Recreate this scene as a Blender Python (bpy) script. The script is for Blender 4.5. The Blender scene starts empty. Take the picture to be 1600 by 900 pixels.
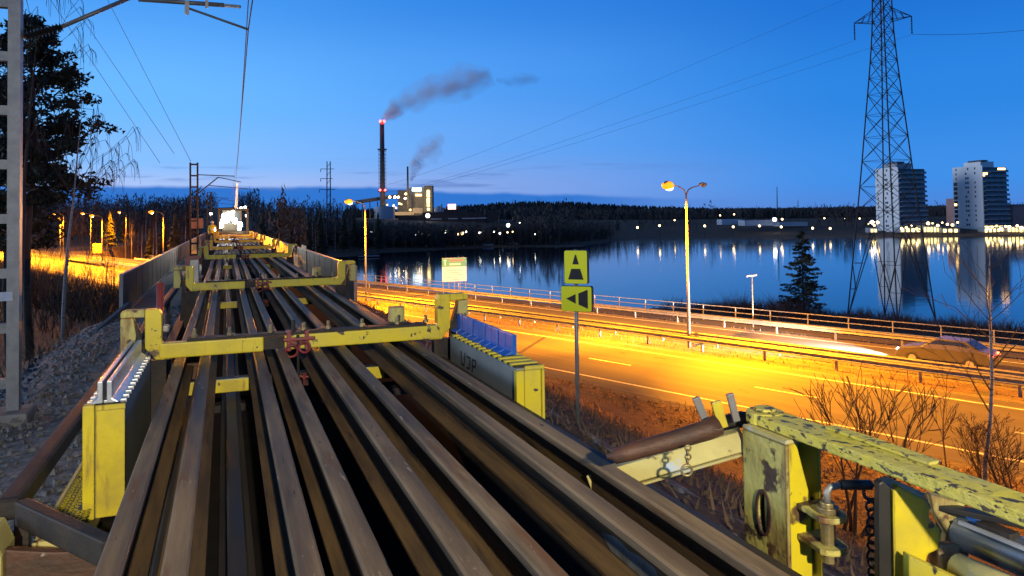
import bpy, bmesh, math, random
from mathutils import Vector, Matrix, noise
from mathutils.geometry import tessellate_polygon
rnd = random.Random(7)
R_ = math.radians
sc = bpy.context.scene
COL = sc.collection

# ---------------------------------------------------------------- camera
FPX, CY, EYE = 1150.0, 310.0, Vector((0.0, 0.0, 13.0))
YAW, PITCH, ROLL = math.atan(448.0 / FPX), R_(1.6), R_(0.8)
FW = Vector((math.sin(YAW) * math.cos(PITCH), math.cos(YAW) * math.cos(PITCH), math.sin(PITCH)))
R0 = Vector((math.cos(YAW), -math.sin(YAW), 0)); U0 = R0.cross(FW)
UP = U0 * math.cos(ROLL) + R0 * math.sin(ROLL); RT = R0 * math.cos(ROLL) - U0 * math.sin(ROLL)
cam_d = bpy.data.cameras.new('camera'); cam = bpy.data.objects.new('camera', cam_d); COL.objects.link(cam)
M = Matrix((RT, UP, -FW)).transposed().to_4x4(); M.translation = EYE
cam.matrix_world = M
cam_d.sensor_width = 36.0; cam_d.lens = 36.0 * FPX / 1600.0; cam_d.shift_y = -(450.0 - CY) / 1600.0
cam_d.clip_start = 0.05; cam_d.clip_end = 20000
sc.camera = cam
def ray(x, y): return FW + RT * ((x - 800) / FPX) + UP * ((CY - y) / FPX)
def W(x, y, Z): return EYE + ray(x, y) * Z          # the place that far away in that direction
def G(x, y, z):                                     # the place on the level z in that direction
    d = ray(x, y); return EYE + d * ((z - EYE.z) / d.z)

# ---------------------------------------------------------------- sky, light, exposure
sc.view_settings.view_transform = 'Standard'; sc.view_settings.look = 'None'
sc.view_settings.exposure = 0.0; sc.view_settings.gamma = 1.0
sc.render.engine = 'CYCLES'
sc.cycles.use_denoising = True
sc.cycles.max_bounces = 5; sc.cycles.diffuse_bounces = 2; sc.cycles.glossy_bounces = 3
sc.cycles.transparent_max_bounces = 8; sc.cycles.volume_bounces = 4
sc.cycles.caustics_reflective = False; sc.cycles.caustics_refractive = False
sc.cycles.sample_clamp_indirect = 4.0
sc.cycles.volume_step_rate = 2.0

def srgb(r, g, b):
    f = lambda c: c / 12.92 if c <= 0.04045 else ((c + 0.055) / 1.055) ** 2.4
    return (f(r / 255), f(g / 255), f(b / 255), 1.0)

wd = bpy.data.worlds.new('World'); sc.world = wd; wd.use_nodes = True
nt = wd.node_tree; nt.nodes.clear()
def wn(t, **kw):
    n = nt.nodes.new(t)
    for k, v in kw.items(): setattr(n, k, v)
    return n
def wl(a, b): nt.links.new(a, b)
def wmath(op, a, b=None, c=None, clamp=False):
    n = wn('ShaderNodeMath', operation=op, use_clamp=clamp)
    for i, v in enumerate((a, b, c)):
        if v is None: continue
        if isinstance(v, (int, float)): n.inputs[i].default_value = v
        else: wl(v, n.inputs[i])
    return n.outputs[0]
def wramp(fac, stops, interp='EASE'):
    n = wn('ShaderNodeValToRGB'); n.color_ramp.interpolation = interp
    e = n.color_ramp.elements
    while len(e) < len(stops): e.new(0.5)
    for el, (p, c) in zip(e, stops): el.position = p; el.color = c
    wl(fac, n.inputs[0]); return n.outputs[0]
def wmix(f, a, b):
    n = wn('ShaderNodeMix', data_type='RGBA')
    wl(f, n.inputs[0]) if not isinstance(f, (int, float)) else setattr(n.inputs[0], 'default_value', f)
    for s, v in ((6, a), (7, b)):
        if isinstance(v, tuple): n.inputs[s].default_value = v
        else: wl(v, n.inputs[s])
    return n.outputs[2]
out = wn('ShaderNodeOutputWorld'); bg = wn('ShaderNodeBackground')
tc = wn('ShaderNodeTexCoord'); sep = wn('ShaderNodeSeparateXYZ'); wl(tc.outputs['Generated'], sep.inputs[0])
X_, Y_, Z_ = sep.outputs
az = wmath('ARCTAN2', X_, Y_)                                   # 0 along the track, growing to the right
el = wmath('ARCSINE', Z_)
elp = wmath('MULTIPLY', wmath('ADD', el, 0.0), 1 / 0.6, clamp=True)   # 0..0.6 rad -> 0..1
left = wramp(elp, [(0.0, srgb(140, 170, 225)), (0.075, srgb(162, 188, 238)), (0.13, srgb(128, 182, 245)), (0.25, srgb(104, 178, 250)), (0.5, srgb(66, 146, 232)), (0.72, srgb(44, 84, 140)), (1.0, srgb(34, 52, 84))])
mid = wramp(elp, [(0.0, srgb(120, 148, 212)), (0.07, srgb(124, 158, 222)), (0.17, srgb(96, 158, 234)), (0.32, srgb(74, 148, 232)), (0.5, srgb(48, 126, 218)), (0.72, srgb(36, 76, 136)), (1.0, srgb(30, 46, 78))])
right = wramp(elp, [(0.0, srgb(74, 128, 208)), (0.08, srgb(58, 136, 222)), (0.25, srgb(40, 126, 216)), (0.45, srgb(28, 108, 202)), (0.7, srgb(26, 62, 120)), (1.0, srgb(26, 42, 72))])
f1 = wn('ShaderNodeMapRange', interpolation_type='SMOOTHSTEP'); wl(az, f1.inputs[0]); f1.inputs[1].default_value = -0.12; f1.inputs[2].default_value = 0.42
f2 = wn('ShaderNodeMapRange', interpolation_type='SMOOTHSTEP'); wl(az, f2.inputs[0]); f2.inputs[1].default_value = 0.28; f2.inputs[2].default_value = 0.85
sky = wmix(f2.outputs[0], wmix(f1.outputs[0], left, mid), right)
# the low bank of cloud over the left horizon and thin streaks above it
cmb = wn('ShaderNodeCombineXYZ'); wl(wmath('MULTIPLY', az, 3.2), cmb.inputs[0]); wl(wmath('MULTIPLY', el, 42.0), cmb.inputs[1])
nz = wn('ShaderNodeTexNoise'); nz.inputs['Scale'].default_value = 1.6; nz.inputs['Detail'].default_value = 5; nz.inputs['Roughness'].default_value = 0.55; wl(cmb.outputs[0], nz.inputs['Vector'])
cmb2 = wn('ShaderNodeCombineXYZ'); wl(wmath('MULTIPLY', az, 6.0), cmb2.inputs[0])
nz2 = wn('ShaderNodeTexNoise'); nz2.inputs['Scale'].default_value = 1.3; nz2.inputs['Detail'].default_value = 4; wl(cmb2.outputs[0], nz2.inputs['Vector'])
top = wmath('SUBTRACT', wmath('ADD', 0.047, wmath('MULTIPLY', wmath('SUBTRACT', nz2.outputs[0], 0.5), 0.016)), wmath('MULTIPLY', wmath('MAXIMUM', wmath('SUBTRACT', az, 0.12), 0.0), 0.045))
bank = wn('ShaderNodeMapRange', interpolation_type='SMOOTHSTEP'); wl(wmath('SUBTRACT', top, el), bank.inputs[0]); bank.inputs[1].default_value = -0.002; bank.inputs[2].default_value = 0.0045
fadeR = wn('ShaderNodeMapRange', interpolation_type='SMOOTHSTEP'); wl(az, fadeR.inputs[0]); fadeR.inputs[1].default_value = 0.72; fadeR.inputs[2].default_value = 0.42
sky = wmix(wmath('MULTIPLY', bank.outputs[0], fadeR.outputs[0]), sky, srgb(44, 112, 200))
strk = wn('ShaderNodeMapRange', interpolation_type='SMOOTHSTEP'); wl(nz.outputs[0], strk.inputs[0]); strk.inputs[1].default_value = 0.52; strk.inputs[2].default_value = 0.66
w1 = wn('ShaderNodeMapRange', interpolation_type='SMOOTHSTEP'); wl(el, w1.inputs[0]); w1.inputs[1].default_value = 0.085; w1.inputs[2].default_value = 0.06
w2 = wn('ShaderNodeMapRange', interpolation_type='SMOOTHSTEP'); wl(el, w2.inputs[0]); w2.inputs[1].default_value = 0.03; w2.inputs[2].default_value = 0.048
sky = wmix(wmath('MULTIPLY', wmath('MULTIPLY', wmath('MULTIPLY', strk.outputs[0], w1.outputs[0]), wmath('MULTIPLY', w2.outputs[0], fadeR.outputs[0])), 0.7), sky, srgb(88, 124, 190))
# below the horizon the dome is dark
gnd = wn('ShaderNodeMapRange'); wl(el, gnd.inputs[0]); gnd.inputs[1].default_value = -0.03; gnd.inputs[2].default_value = -0.005
sky = wmix(gnd.outputs[0], srgb(20, 30, 50), sky)
# the physical twilight sky adds its own share on top
nish = wn('ShaderNodeTexSky', sky_type='NISHITA'); nish.sun_disc = False
SUN_EL, SUN_AZ = R_(1.0), R_(-70)
nish.sun_elevation = SUN_EL; nish.sun_rotation = SUN_AZ; nish.ozone_density = 4.0
addn = wn('ShaderNodeMix', data_type='RGBA', blend_type='ADD'); addn.inputs[0].default_value = 0.012
wl(sky, addn.inputs[6]); wl(nish.outputs[0], addn.inputs[7])
wl(addn.outputs[2], bg.inputs['Color']); bg.inputs['Strength'].default_value = 1.12
wl(bg.outputs[0], out.inputs['Surface'])

def light(name, kind, loc, energy, col, target=None, size=0.2, angle=120, blend=0.6):
    d = bpy.data.lights.new(name, kind); o = bpy.data.objects.new(name, d); COL.objects.link(o)
    o.location = loc; d.energy = energy; d.color = col
    if kind == 'SUN': d.angle = R_(angle)
    else: d.shadow_soft_size = size
    if kind == 'SPOT': d.spot_size = R_(angle); d.spot_blend = blend
    if target is not None: o.rotation_euler = (Vector(target) - Vector(loc)).to_track_quat('-Z', 'Y').to_euler()
    return o
sd = Vector((math.sin(SUN_AZ) * math.cos(R_(5)), math.cos(SUN_AZ) * math.cos(R_(5)), math.sin(R_(5))))
light('twilight_sun', 'SUN', (0, 0, 80), 1.6, (0.82, 0.90, 1.0), target=Vector((0, 0, 80)) - sd, angle=25)
# the work lamp of the rail train, behind the place the picture is taken from
light('work_lamp', 'SPOT', (0.2, -5.0, 14.9), 4300, (1.0, 0.85, 0.58), target=(1.2, 6.0, 11.7), size=0.10, angle=150, blend=0.6)

# ---------------------------------------------------------------- object helpers
def tag(o, label=None, cat=None, group=None, kind=None):
    if label: o['label'] = label
    if cat: o['category'] = cat
    if group: o['group'] = group
    if kind: o['kind'] = kind
    return o
ORG = {}
def thing(name, label, cat, loc, group=None, rot=0.0):
    o = bpy.data.objects.new(name, None); COL.objects.link(o); o.empty_display_size = 0.3
    o.location = loc; o.rotation_euler = (0, 0, rot); ORG[o.name] = Vector(loc)
    return tag(o, label, cat, group)
def local(name, label, cat, group=None):             # a thing built round (0,0,0) and moved afterwards
    return thing(name, label, cat, (0, 0, 0), group)
def kids(o): return [c for c in COL.objects if c.parent is o]
def dup(root, loc=None, rot=0.0, label=None, scale=None, group=None):
    def cp(o, par):
        c = o.copy(); COL.objects.link(c)
        if par: c.parent = par
        for k in KIDS.get(o.name, []): cp(k, c)
        return c
    r = cp(root, None)
    if loc is not None: r.location = loc
    r.rotation_euler = (0, 0, rot)
    if scale: r.scale = (scale,) * 3
    if label: r['label'] = label
    if group: r['group'] = group
    return r
KIDS = {}
class MB:
    def __init__(s): s.bm = bmesh.new()
    def quadbox(s, vs):
        b = [s.bm.verts.new(v) for v in vs]
        for f in ((0, 3, 2, 1), (4, 5, 6, 7), (0, 1, 5, 4), (1, 2, 6, 5), (2, 3, 7, 6), (3, 0, 4, 7)):
            s.bm.faces.new([b[i] for i in f])
        return s
    def box(s, x0, y0, z0, x1, y1, z1):
        return s.quadbox([(x0, y0, z0), (x1, y0, z0), (x1, y1, z0), (x0, y1, z0), (x0, y0, z1), (x1, y0, z1), (x1, y1, z1), (x0, y1, z1)])
    def bar(s, p, q, w, h, up=(0, 0, 1), w1=None, h1=None):
        p, q = Vector(p), Vector(q); d = (q - p).normalized(); u = Vector(up)
        sd = d.cross(u)
        if sd.length < 1e-4: sd = d.cross(Vector((1, 0, 0)))
        sd.normalize(); u = sd.cross(d)
        w1 = w if w1 is None else w1; h1 = h if h1 is None else h1
        vs = []
        for c, a, b in ((p, w, h), (q, w1, h1)):
            vs += [c - sd * a / 2 - u * b / 2, c + sd * a / 2 - u * b / 2, c + sd * a / 2 + u * b / 2, c - sd * a / 2 + u * b / 2]
        return s.quadbox(vs)
    def tube(s, p, q, r0, r1=None, n=8, cap=True):
        return s.path([p, q], [r0, r0 if r1 is None else r1], n, cap)
    def path(s, pts, rs, n=8, cap=True):
        pts = [Vector(p) for p in pts]
        if isinstance(rs, (int, float)): rs = [rs] * len(pts)
        rings = []; ref = None
        for i, p in enumerate(pts):
            d = (pts[min(i + 1, len(pts) - 1)] - pts[max(i - 1, 0)])
            d = d.normalized() if d.length > 1e-9 else Vector((0, 0, 1))
            if ref is None: ref = d.orthogonal().normalized()
            a = (ref - d * ref.dot(d)); a = a.normalized() if a.length > 1e-6 else d.orthogonal().normalized()
            ref = a; b = d.cross(a)
            rings.append([s.bm.verts.new(p + (a * math.cos(2 * math.pi * k / n) + b * math.sin(2 * math.pi * k / n)) * rs[i]) for k in range(n)])
        for r, t in zip(rings, rings[1:]):
            for k in range(n): s.bm.faces.new((r[k], r[(k + 1) % n], t[(k + 1) % n], t[k]))
        if cap and n > 2:
            s.bm.faces.new(rings[0][::-1]); s.bm.faces.new(rings[-1])
        return s
    def prism(s, poly, vec, holes=()):
        """poly: list of 3D points of a flat outline, pushed along vec; holes: further outlines"""
        vec = Vector(vec); loops = [[Vector(p) for p in poly]] + [[Vector(p) for p in h] for h in holes]
        flat = [p for l in loops for p in l]
        a = [s.bm.verts.new(p) for p in flat]; b = [s.bm.verts.new(p + vec) for p in flat]
        for t in tessellate_polygon(loops):
            for vv in (a, b):
                try: s.bm.faces.new([vv[i] for i in t])
                except ValueError: pass
        k = 0
        for l in loops:
            n = len(l)
            for i in range(n):
                j = (i + 1) % n
                s.bm.faces.new((a[k + i], a[k + j], b[k + j], b[k + i]))
            k += n
        bmesh.ops.recalc_face_normals(s.bm, faces=s.bm.faces)
        return s
    def ball(s, c, r, sub=2, sq=(1, 1, 1)):
        m = Matrix.Translation(Vector(c)) @ Matrix.Diagonal((r * sq[0], r * sq[1], r * sq[2], 1))
        bmesh.ops.create_icosphere(s.bm, subdivisions=sub, radius=1, matrix=m); return s
    def ring(s, c, r, t, axis=(0, 1, 0), n=16, m=6):
        c = Vector(c); ax = Vector(axis).normalized(); a = ax.orthogonal().normalized(); b = ax.cross(a)
        g = []
        for i in range(n):
            o = a * math.cos(2 * math.pi * i / n) + b * math.sin(2 * math.pi * i / n)
            g.append([s.bm.verts.new(c + o * (r + t * math.cos(2 * math.pi * k / m)) + ax * t * math.sin(2 * math.pi * k / m)) for k in range(m)])
        for i in range(n):
            for k in range(m):
                s.bm.faces.new((g[i][k], g[(i + 1) % n][k], g[(i + 1) % n][(k + 1) % m], g[i][(k + 1) % m]))
        return s
    def tri(s, a, b, c): s.bm.faces.new([s.bm.verts.new(v) for v in (a, b, c)]); return s
    def quad(s, a, b, c, d): s.bm.faces.new([s.bm.verts.new(v) for v in (a, b, c, d)]); return s
    def build(s, name, mat, parent=None, smooth=False, bevel=0.0, seg=2):
        if bevel:
            bmesh.ops.remove_doubles(s.bm, verts=s.bm.verts, dist=1e-5)
            bmesh.ops.recalc_face_normals(s.bm, faces=s.bm.faces)
            es = [e for e in s.bm.edges if e.is_manifold and e.calc_face_angle(0) > 0.5]
            bmesh.ops.bevel(s.bm, geom=es, offset=bevel, offset_type='OFFSET', segments=seg, profile=0.6, affect='EDGES', clamp_overlap=True)
        me = bpy.data.meshes.new(name); vs = s.bm.verts
        if parent is None:
            if len(vs):
                xs = [v.co.x for v in vs]; ys = [v.co.y for v in vs]; zs = [v.co.z for v in vs]
                org = Vector(((min(xs) + max(xs)) / 2, (min(ys) + max(ys)) / 2, min(zs)))
            else: org = Vector()
        else: org = ORG[parent.name]
        for v in vs: v.co -= org
        s.bm.to_mesh(me); s.bm.free()
        me.materials.append(mat)
        if smooth:
            for p in me.polygons: p.use_smooth = True
        o = bpy.data.objects.new(name, me); COL.objects.link(o); ORG[o.name] = org
        if parent is None: o.location = org
        else: o.parent = parent; KIDS.setdefault(parent.name, []).append(o)
        return o

# ---------------------------------------------------------------- materials
def nmat(name, c1, c2=None, scale=4.0, detail=5, rough=0.7, metal=0.0, bump=0.0, bscale=None, chips=None, lo=0.35, hi=0.65,
         stretch=None, emit=None, estr=0.0, rvar=0.0, spec=0.5, bdist=0.02, rotz=0.0, edge=None):
    m = bpy.data.materials.new(name); m.use_nodes = True; t = m.node_tree; b = t.nodes['Principled BSDF']
    b.inputs['Roughness'].default_value = rough; b.inputs['Metallic'].default_value = metal
    b.inputs['Specular IOR Level'].default_value = spec
    co = t.nodes.new('ShaderNodeTexCoord'); src = co.outputs['Object']
    oi = t.nodes.new('ShaderNodeObjectInfo'); ad = t.nodes.new('ShaderNodeVectorMath'); ad.operation = 'ADD'
    ml = t.nodes.new('ShaderNodeMath'); ml.operation = 'MULTIPLY'; ml.inputs[1].default_value = 37.0
    t.links.new(oi.outputs['Random'], ml.inputs[0]); t.links.new(src, ad.inputs[0]); t.links.new(ml.outputs[0], ad.inputs[1]); src = ad.outputs[0]
    if rotz:
        mq = t.nodes.new('ShaderNodeMapping'); mq.inputs['Rotation'].default_value = (0, 0, rotz); t.links.new(src, mq.inputs['Vector']); src = mq.outputs[0]
    if stretch:
        mp = t.nodes.new('ShaderNodeMapping'); mp.inputs['Scale'].default_value = stretch; t.links.new(src, mp.inputs['Vector']); src = mp.outputs[0]
    def noi(sc_, dt, off=0.0, st=None):
        v = src
        if st:
            q = t.nodes.new('ShaderNodeMapping'); q.inputs['Scale'].default_value = st; t.links.new(src, q.inputs['Vector']); v = q.outputs[0]
        n = t.nodes.new('ShaderNodeTexNoise'); n.inputs['Scale'].default_value = sc_; n.inputs['Detail'].default_value = dt
        n.inputs['Roughness'].default_value = 0.6; t.links.new(v, n.inputs['Vector'])
        if off: n.noise_dimensions = '4D'; n.inputs['W'].default_value = off
        return n.outputs[0]
    def ramp(f, stops):
        r = t.nodes.new('ShaderNodeValToRGB'); e = r.color_ramp.elements
        while len(e) < len(stops): e.new(.5)
        for q, (p, c) in zip(e, stops): q.position = p; q.color = (c[0], c[1], c[2], 1)
        t.links.new(f, r.inputs[0]); return r.outputs[0]
    n1 = noi(scale, detail)
    col = ramp(n1, [(lo, c1), (hi, c2 if c2 else c1)])
    if chips:
        for ck in (chips if isinstance(chips, list) else [chips]):
            ccol, cs, th, soft = ck[:4]
            n2 = noi(cs, 6, 3.7 + cs, ck[4] if len(ck) > 4 else None)
            k = ramp(n2, [(th, (0, 0, 0)), (min(1, th + soft), (1, 1, 1))])
            mx = t.nodes.new('ShaderNodeMix'); mx.data_type = 'RGBA'; t.links.new(k, mx.inputs[0]); t.links.new(col, mx.inputs[6])
            mx.inputs[7].default_value = (*ccol, 1); col = mx.outputs[2]
    if edge:                                          # paint rubbed off along the edges
        bv = t.nodes.new('ShaderNodeBevel'); bv.samples = 4; bv.inputs['Radius'].default_value = edge[1]; ge = t.nodes.new('ShaderNodeNewGeometry')
        dt = t.nodes.new('ShaderNodeVectorMath'); dt.operation = 'DOT_PRODUCT'; t.links.new(bv.outputs[0], dt.inputs[0]); t.links.new(ge.outputs['Normal'], dt.inputs[1])
        ma = t.nodes.new('ShaderNodeMath'); ma.operation = 'MULTIPLY_ADD'; ma.inputs[1].default_value = -1.6; ma.inputs[2].default_value = 1.6; t.links.new(dt.outputs['Value'], ma.inputs[0])
        mu = t.nodes.new('ShaderNodeMath'); mu.operation = 'MULTIPLY'; t.links.new(ma.outputs[0], mu.inputs[0]); t.links.new(noi(16, 5, 8.1), mu.inputs[1])
        k = ramp(mu.outputs[0], [(.13, (0, 0, 0)), (.19, (1, 1, 1))])
        mx = t.nodes.new('ShaderNodeMix'); mx.data_type = 'RGBA'; t.links.new(k, mx.inputs[0]); t.links.new(col, mx.inputs[6]); mx.inputs[7].default_value = (*edge[0], 1); col = mx.outputs[2]
    t.links.new(col, b.inputs['Base Color'])
    if rvar:
        mr = t.nodes.new('ShaderNodeMapRange'); t.links.new(n1, mr.inputs[0]); mr.inputs[1].default_value = .3; mr.inputs[2].default_value = .7
        mr.inputs[3].default_value = max(0.02, rough - rvar); mr.inputs[4].default_value = min(1, rough + rvar); t.links.new(mr.outputs[0], b.inputs['Roughness'])
    if bump:
        bp = t.nodes.new('ShaderNodeBump'); bp.inputs['Strength'].default_value = bump; bp.inputs['Distance'].default_value = bdist
        t.links.new(noi(bscale or scale * 3, 6, 1.3), bp.inputs['Height']); t.links.new(bp.outputs[0], b.inputs['Normal'])
    if emit:
        b.inputs['Emission Color'].default_value = (*emit, 1); b.inputs['Emission Strength'].default_value = estr
    return m
def emis(name, col, st):
    m = bpy.data.materials.new(name); m.use_nodes = True; b = m.node_tree.nodes['Principled BSDF']
    b.inputs['Base Color'].default_value = (*[min(.8, c) for c in col], 1); b.inputs['Emission Color'].default_value = (*col, 1); b.inputs['Emission Strength'].default_value = st
    return m
YEL = (0.62, 0.52, 0.012)
m_rail = nmat('rusty_rail_steel', (0.15, 0.102, 0.06), (0.285, 0.205, 0.125), scale=1.6, rough=0.6, metal=0.05, bump=0.25, bscale=30, stretch=(6, 0.5, 6), chips=[((0.075, 0.058, 0.045), 1.1, 0.5, 0.16), ((0.17, 0.085, 0.035), 2.3, 0.57, 0.1), ((0.30, 0.24, 0.18), 7, 0.64, 0.03, (1, 2, 1)), ((0.04, 0.035, 0.03), 5, 0.66, 0.03, (1, 2, 1))], rvar=.12, spec=.16)
m_railfoot = nmat('rail_web_brown', (0.07, 0.046, 0.026), (0.16, 0.10, 0.045), scale=2.2, rough=0.8, bump=.3, bscale=26, stretch=(6, 0.5, 6), chips=[((0.16, 0.10, 0.035), 1.3, .56, .12), ((0.03, 0.026, 0.024), 3, .58, .1)], spec=.25)  # web and foot in a darker brown than the head
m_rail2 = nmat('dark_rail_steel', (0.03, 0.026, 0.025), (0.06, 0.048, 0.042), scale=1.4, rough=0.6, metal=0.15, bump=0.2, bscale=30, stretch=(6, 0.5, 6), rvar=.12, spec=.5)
m_dark = nmat('dark_steel', (0.018, 0.018, 0.022), (0.045, 0.038, 0.036), scale=5, rough=0.65, metal=0.1, bump=.2, bscale=40, spec=.25, chips=((0.10, 0.05, 0.03), 6, .62, .06))
m_yel = nmat('yellow_paint', YEL, (0.52, 0.43, 0.02), scale=3, rough=0.45, bump=0.12, bscale=18, edge=((0.09, 0.055, 0.035), .014), chips=[((0.34, 0.28, 0.05), 3.2, 0.5, 0.22), ((0.24, 0.15, 0.04), 4, 0.57, 0.14, (5, 5, .7)), ((0.07, 0.05, 0.035), 12, 0.625, 0.02), ((0.09, 0.055, 0.03), 2.6, 0.66, 0.03)])
m_yelworn = nmat('worn_yellow_paint', (0.50, 0.46, 0.12), (0.40, 0.37, 0.13), scale=4, rough=0.6, bump=0.35, bscale=22, edge=((0.06, 0.035, 0.025), .02), chips=[((0.055, 0.035, 0.025), 9, 0.54, 0.05), ((0.14, 0.065, 0.03), 3.0, 0.5, 0.14, (3, 3, .8))])
m_yelchip = nmat('flaking_yellow_paint', (0.62, 0.55, 0.05), (0.5, 0.46, 0.12), scale=5, rough=0.5, bump=0.5, bscale=26, edge=((0.075, 0.06, 0.04), .014), stretch=(1.6, 1, 1.6), chips=[((0.065, 0.055, 0.035), 20, 0.55, 0.03), ((0.40, 0.38, 0.14), 3, 0.58, 0.15)])
m_yelwhite = nmat('weathered_yellow_paint', (0.45, 0.40, 0.16), (0.55, 0.5, 0.2), scale=4, rough=0.6, bump=0.3, edge=((0.07, 0.04, 0.03), .016), chips=[((0.07, 0.05, 0.04), 9, 0.6, 0.05), ((0.42, 0.5, 0.6), 3.5, 0.6, 0.05)])
m_rust = nmat('red_brown_rust', (0.10, 0.045, 0.03), (0.05, 0.03, 0.025), scale=10, rough=0.6, metal=.2, bump=.4, chips=[((0.35, 0.33, 0.32), 13, 0.63, 0.03)], stretch=(.5, 1, 1))
m_boxgrey = nmat('grey_box_paint', (0.22, 0.25, 0.25), (0.17, 0.20, 0.21), scale=3, rough=0.55, chips=[((0.08, 0.18, 0.33), 3.4, 0.66, 0.05), ((0.06, 0.07, 0.09), 5, 0.68, 0.04)])
m_alu = nmat('white_aluminium', (0.62, 0.66, 0.72), (0.45, 0.5, 0.58), scale=8, rough=0.32, metal=0.55, bump=.1)
m_blue = nmat('blue_plastic', (0.008, 0.075, 0.40), (0.012, 0.11, 0.52), scale=6, rough=0.4)
m_red = nmat('dark_red_paint', (0.22, 0.02, 0.03), (0.12, 0.02, 0.025), scale=9, rough=0.5, bump=.2, chips=[((0.3, 0.25, 0.25), 12, .66, .05)])
m_redpole = nmat('red_pole_paint', (0.20, 0.03, 0.03), (0.15, 0.03, 0.03), rough=.5)
m_black = nmat('black_paint', (0.012, 0.012, 0.013), (0.02, 0.02, 0.02), rough=0.5)
m_galv = nmat('galvanised_steel', (0.32, 0.33, 0.32), (0.24, 0.25, 0.25), scale=6, rough=0.5, metal=0.5, bump=.1)
m_galvd = nmat('dull_galvanised_steel', (0.20, 0.20, 0.21), (0.14, 0.145, 0.15), scale=4, rough=0.55, metal=0.4)
m_parap = nmat('parapet_steel', (0.075, 0.105, 0.12), (0.055, 0.08, 0.092), scale=2.5, rough=0.5, metal=0.3, bump=.1, chips=((0.08, 0.1, 0.12), 2.0, .62, .1))
m_conc = nmat('concrete', (0.30, 0.30, 0.29), (0.22, 0.22, 0.22), scale=3, rough=0.85, bump=.3, bscale=20)
m_wood = nmat('weathered_wood', (0.34, 0.25, 0.13), (0.24, 0.17, 0.09), scale=5, rough=.8, stretch=(1, 8, 8), bump=.5, bscale=8)
m_chrome = nmat('blue_grey_cylinder_metal', (0.32, 0.40, 0.50), (0.25, 0.32, 0.42), scale=6, rough=.25, metal=.7)
m_flecto = nmat('fluorescent_yellow_sheet', (0.76, 0.82, 0.02), (0.72, 0.78, 0.02), rough=.4)
m_asph = nmat('asphalt', (0.085, 0.082, 0.078), (0.064, 0.062, 0.06), scale=0.9, rough=0.75, bump=.2, bscale=14, rotz=-math.atan2(0.36, 0.933), stretch=(1, .05, 1), chips=[((0.056, 0.054, 0.052), 0.55, .49, .12), ((0.045, 0.044, 0.044), 1.3, .60, .06), ((0.035, 0.035, 0.035), .8, .63, .015, (1, 9, 1))], spec=.3)
m_line = nmat('road_paint', (0.62, 0.62, 0.6), (0.45, 0.45, 0.44), scale=3, rough=.7)
m_deck = nmat('black_wagon_deck', (0.008, 0.008, 0.009), (0.016, 0.014, 0.014), scale=3, rough=0.95, spec=.1)  # one even near-black tone over the whole deck
m_brass = nmat('worn_brass_steel', (0.36, 0.30, 0.14), (0.20, 0.16, 0.09), scale=14, rough=.4, metal=.6, bump=.2)
# ---------------------------------------------------------------- the lie of the land
UX, UY = -0.36, 0.933                                # direction of the road, NX/NY towards the lake
NX, NY = 0.933, 0.36
def RD(d, s, z=5.0): return Vector((NX * d + UX * s, NY * d + UY * s, z))
TC = 0.65                                            # centre of the track
def xy(p): return (p.x, p.y)
FARSHORE = [xy(G(600, 395, 0)), xy(G(690, 390.5, 0)), xy(G(790, 386, 0)), xy(G(900, 386, 0)), xy(G(945, 379, 0)), xy(G(990, 374, 0)), xy(G(1100, 372.5, 0)), xy(G(1200, 372, 0)),
            xy(G(1330, 371, 0)), xy(G(1450, 370.5, 0)), xy(G(1610, 369.5, 0)), xy(G(1800, 368, 0))]
LAKE = [(22, 126), (26, 200), (30, 262)] + FARSHORE + [(760, -120), (420, -160), xy(RD(90, -80)), xy(RD(90, 20)), xy(RD(91, 40)), xy(RD(92, 52)), xy(RD(80, 64)), xy(RD(70, 74)), xy(RD(66, 95))]
def seg_d(px, py, a, b):
    vx, vy = b[0] - a[0], b[1] - a[1]; t = max(0, min(1, ((px - a[0]) * vx + (py - a[1]) * vy) / (vx * vx + vy * vy)))
    return math.hypot(px - a[0] - t * vx, py - a[1] - t * vy)
def lake_sd(x, y):
    ins = False; d = 1e9; n = len(LAKE)
    for i in range(n):
        a, b = LAKE[i], LAKE[(i + 1) % n]
        d = min(d, seg_d(x, y, a, b))
        if (a[1] > y) != (b[1] > y) and x < (b[0] - a[0]) * (y - a[1]) / (b[1] - a[1]) + a[0]: ins = not ins
    return -d if ins else d
def sm(a, b, x):
    t = max(0, min(1, (x - a) / (b - a))); return t * t * (3 - 2 * t)
def hill(x, y, c, h, r): return h * math.exp(-((x - c[0]) ** 2 + (y - c[1]) ** 2) / (2 * r * r))
H1, H2, H3 = W(830, 310, 1350), W(660, 320, 1500), W(980, 318, 1500)
H4, H5 = W(1360, 330, 1300), W(150, 320, 700)
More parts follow.
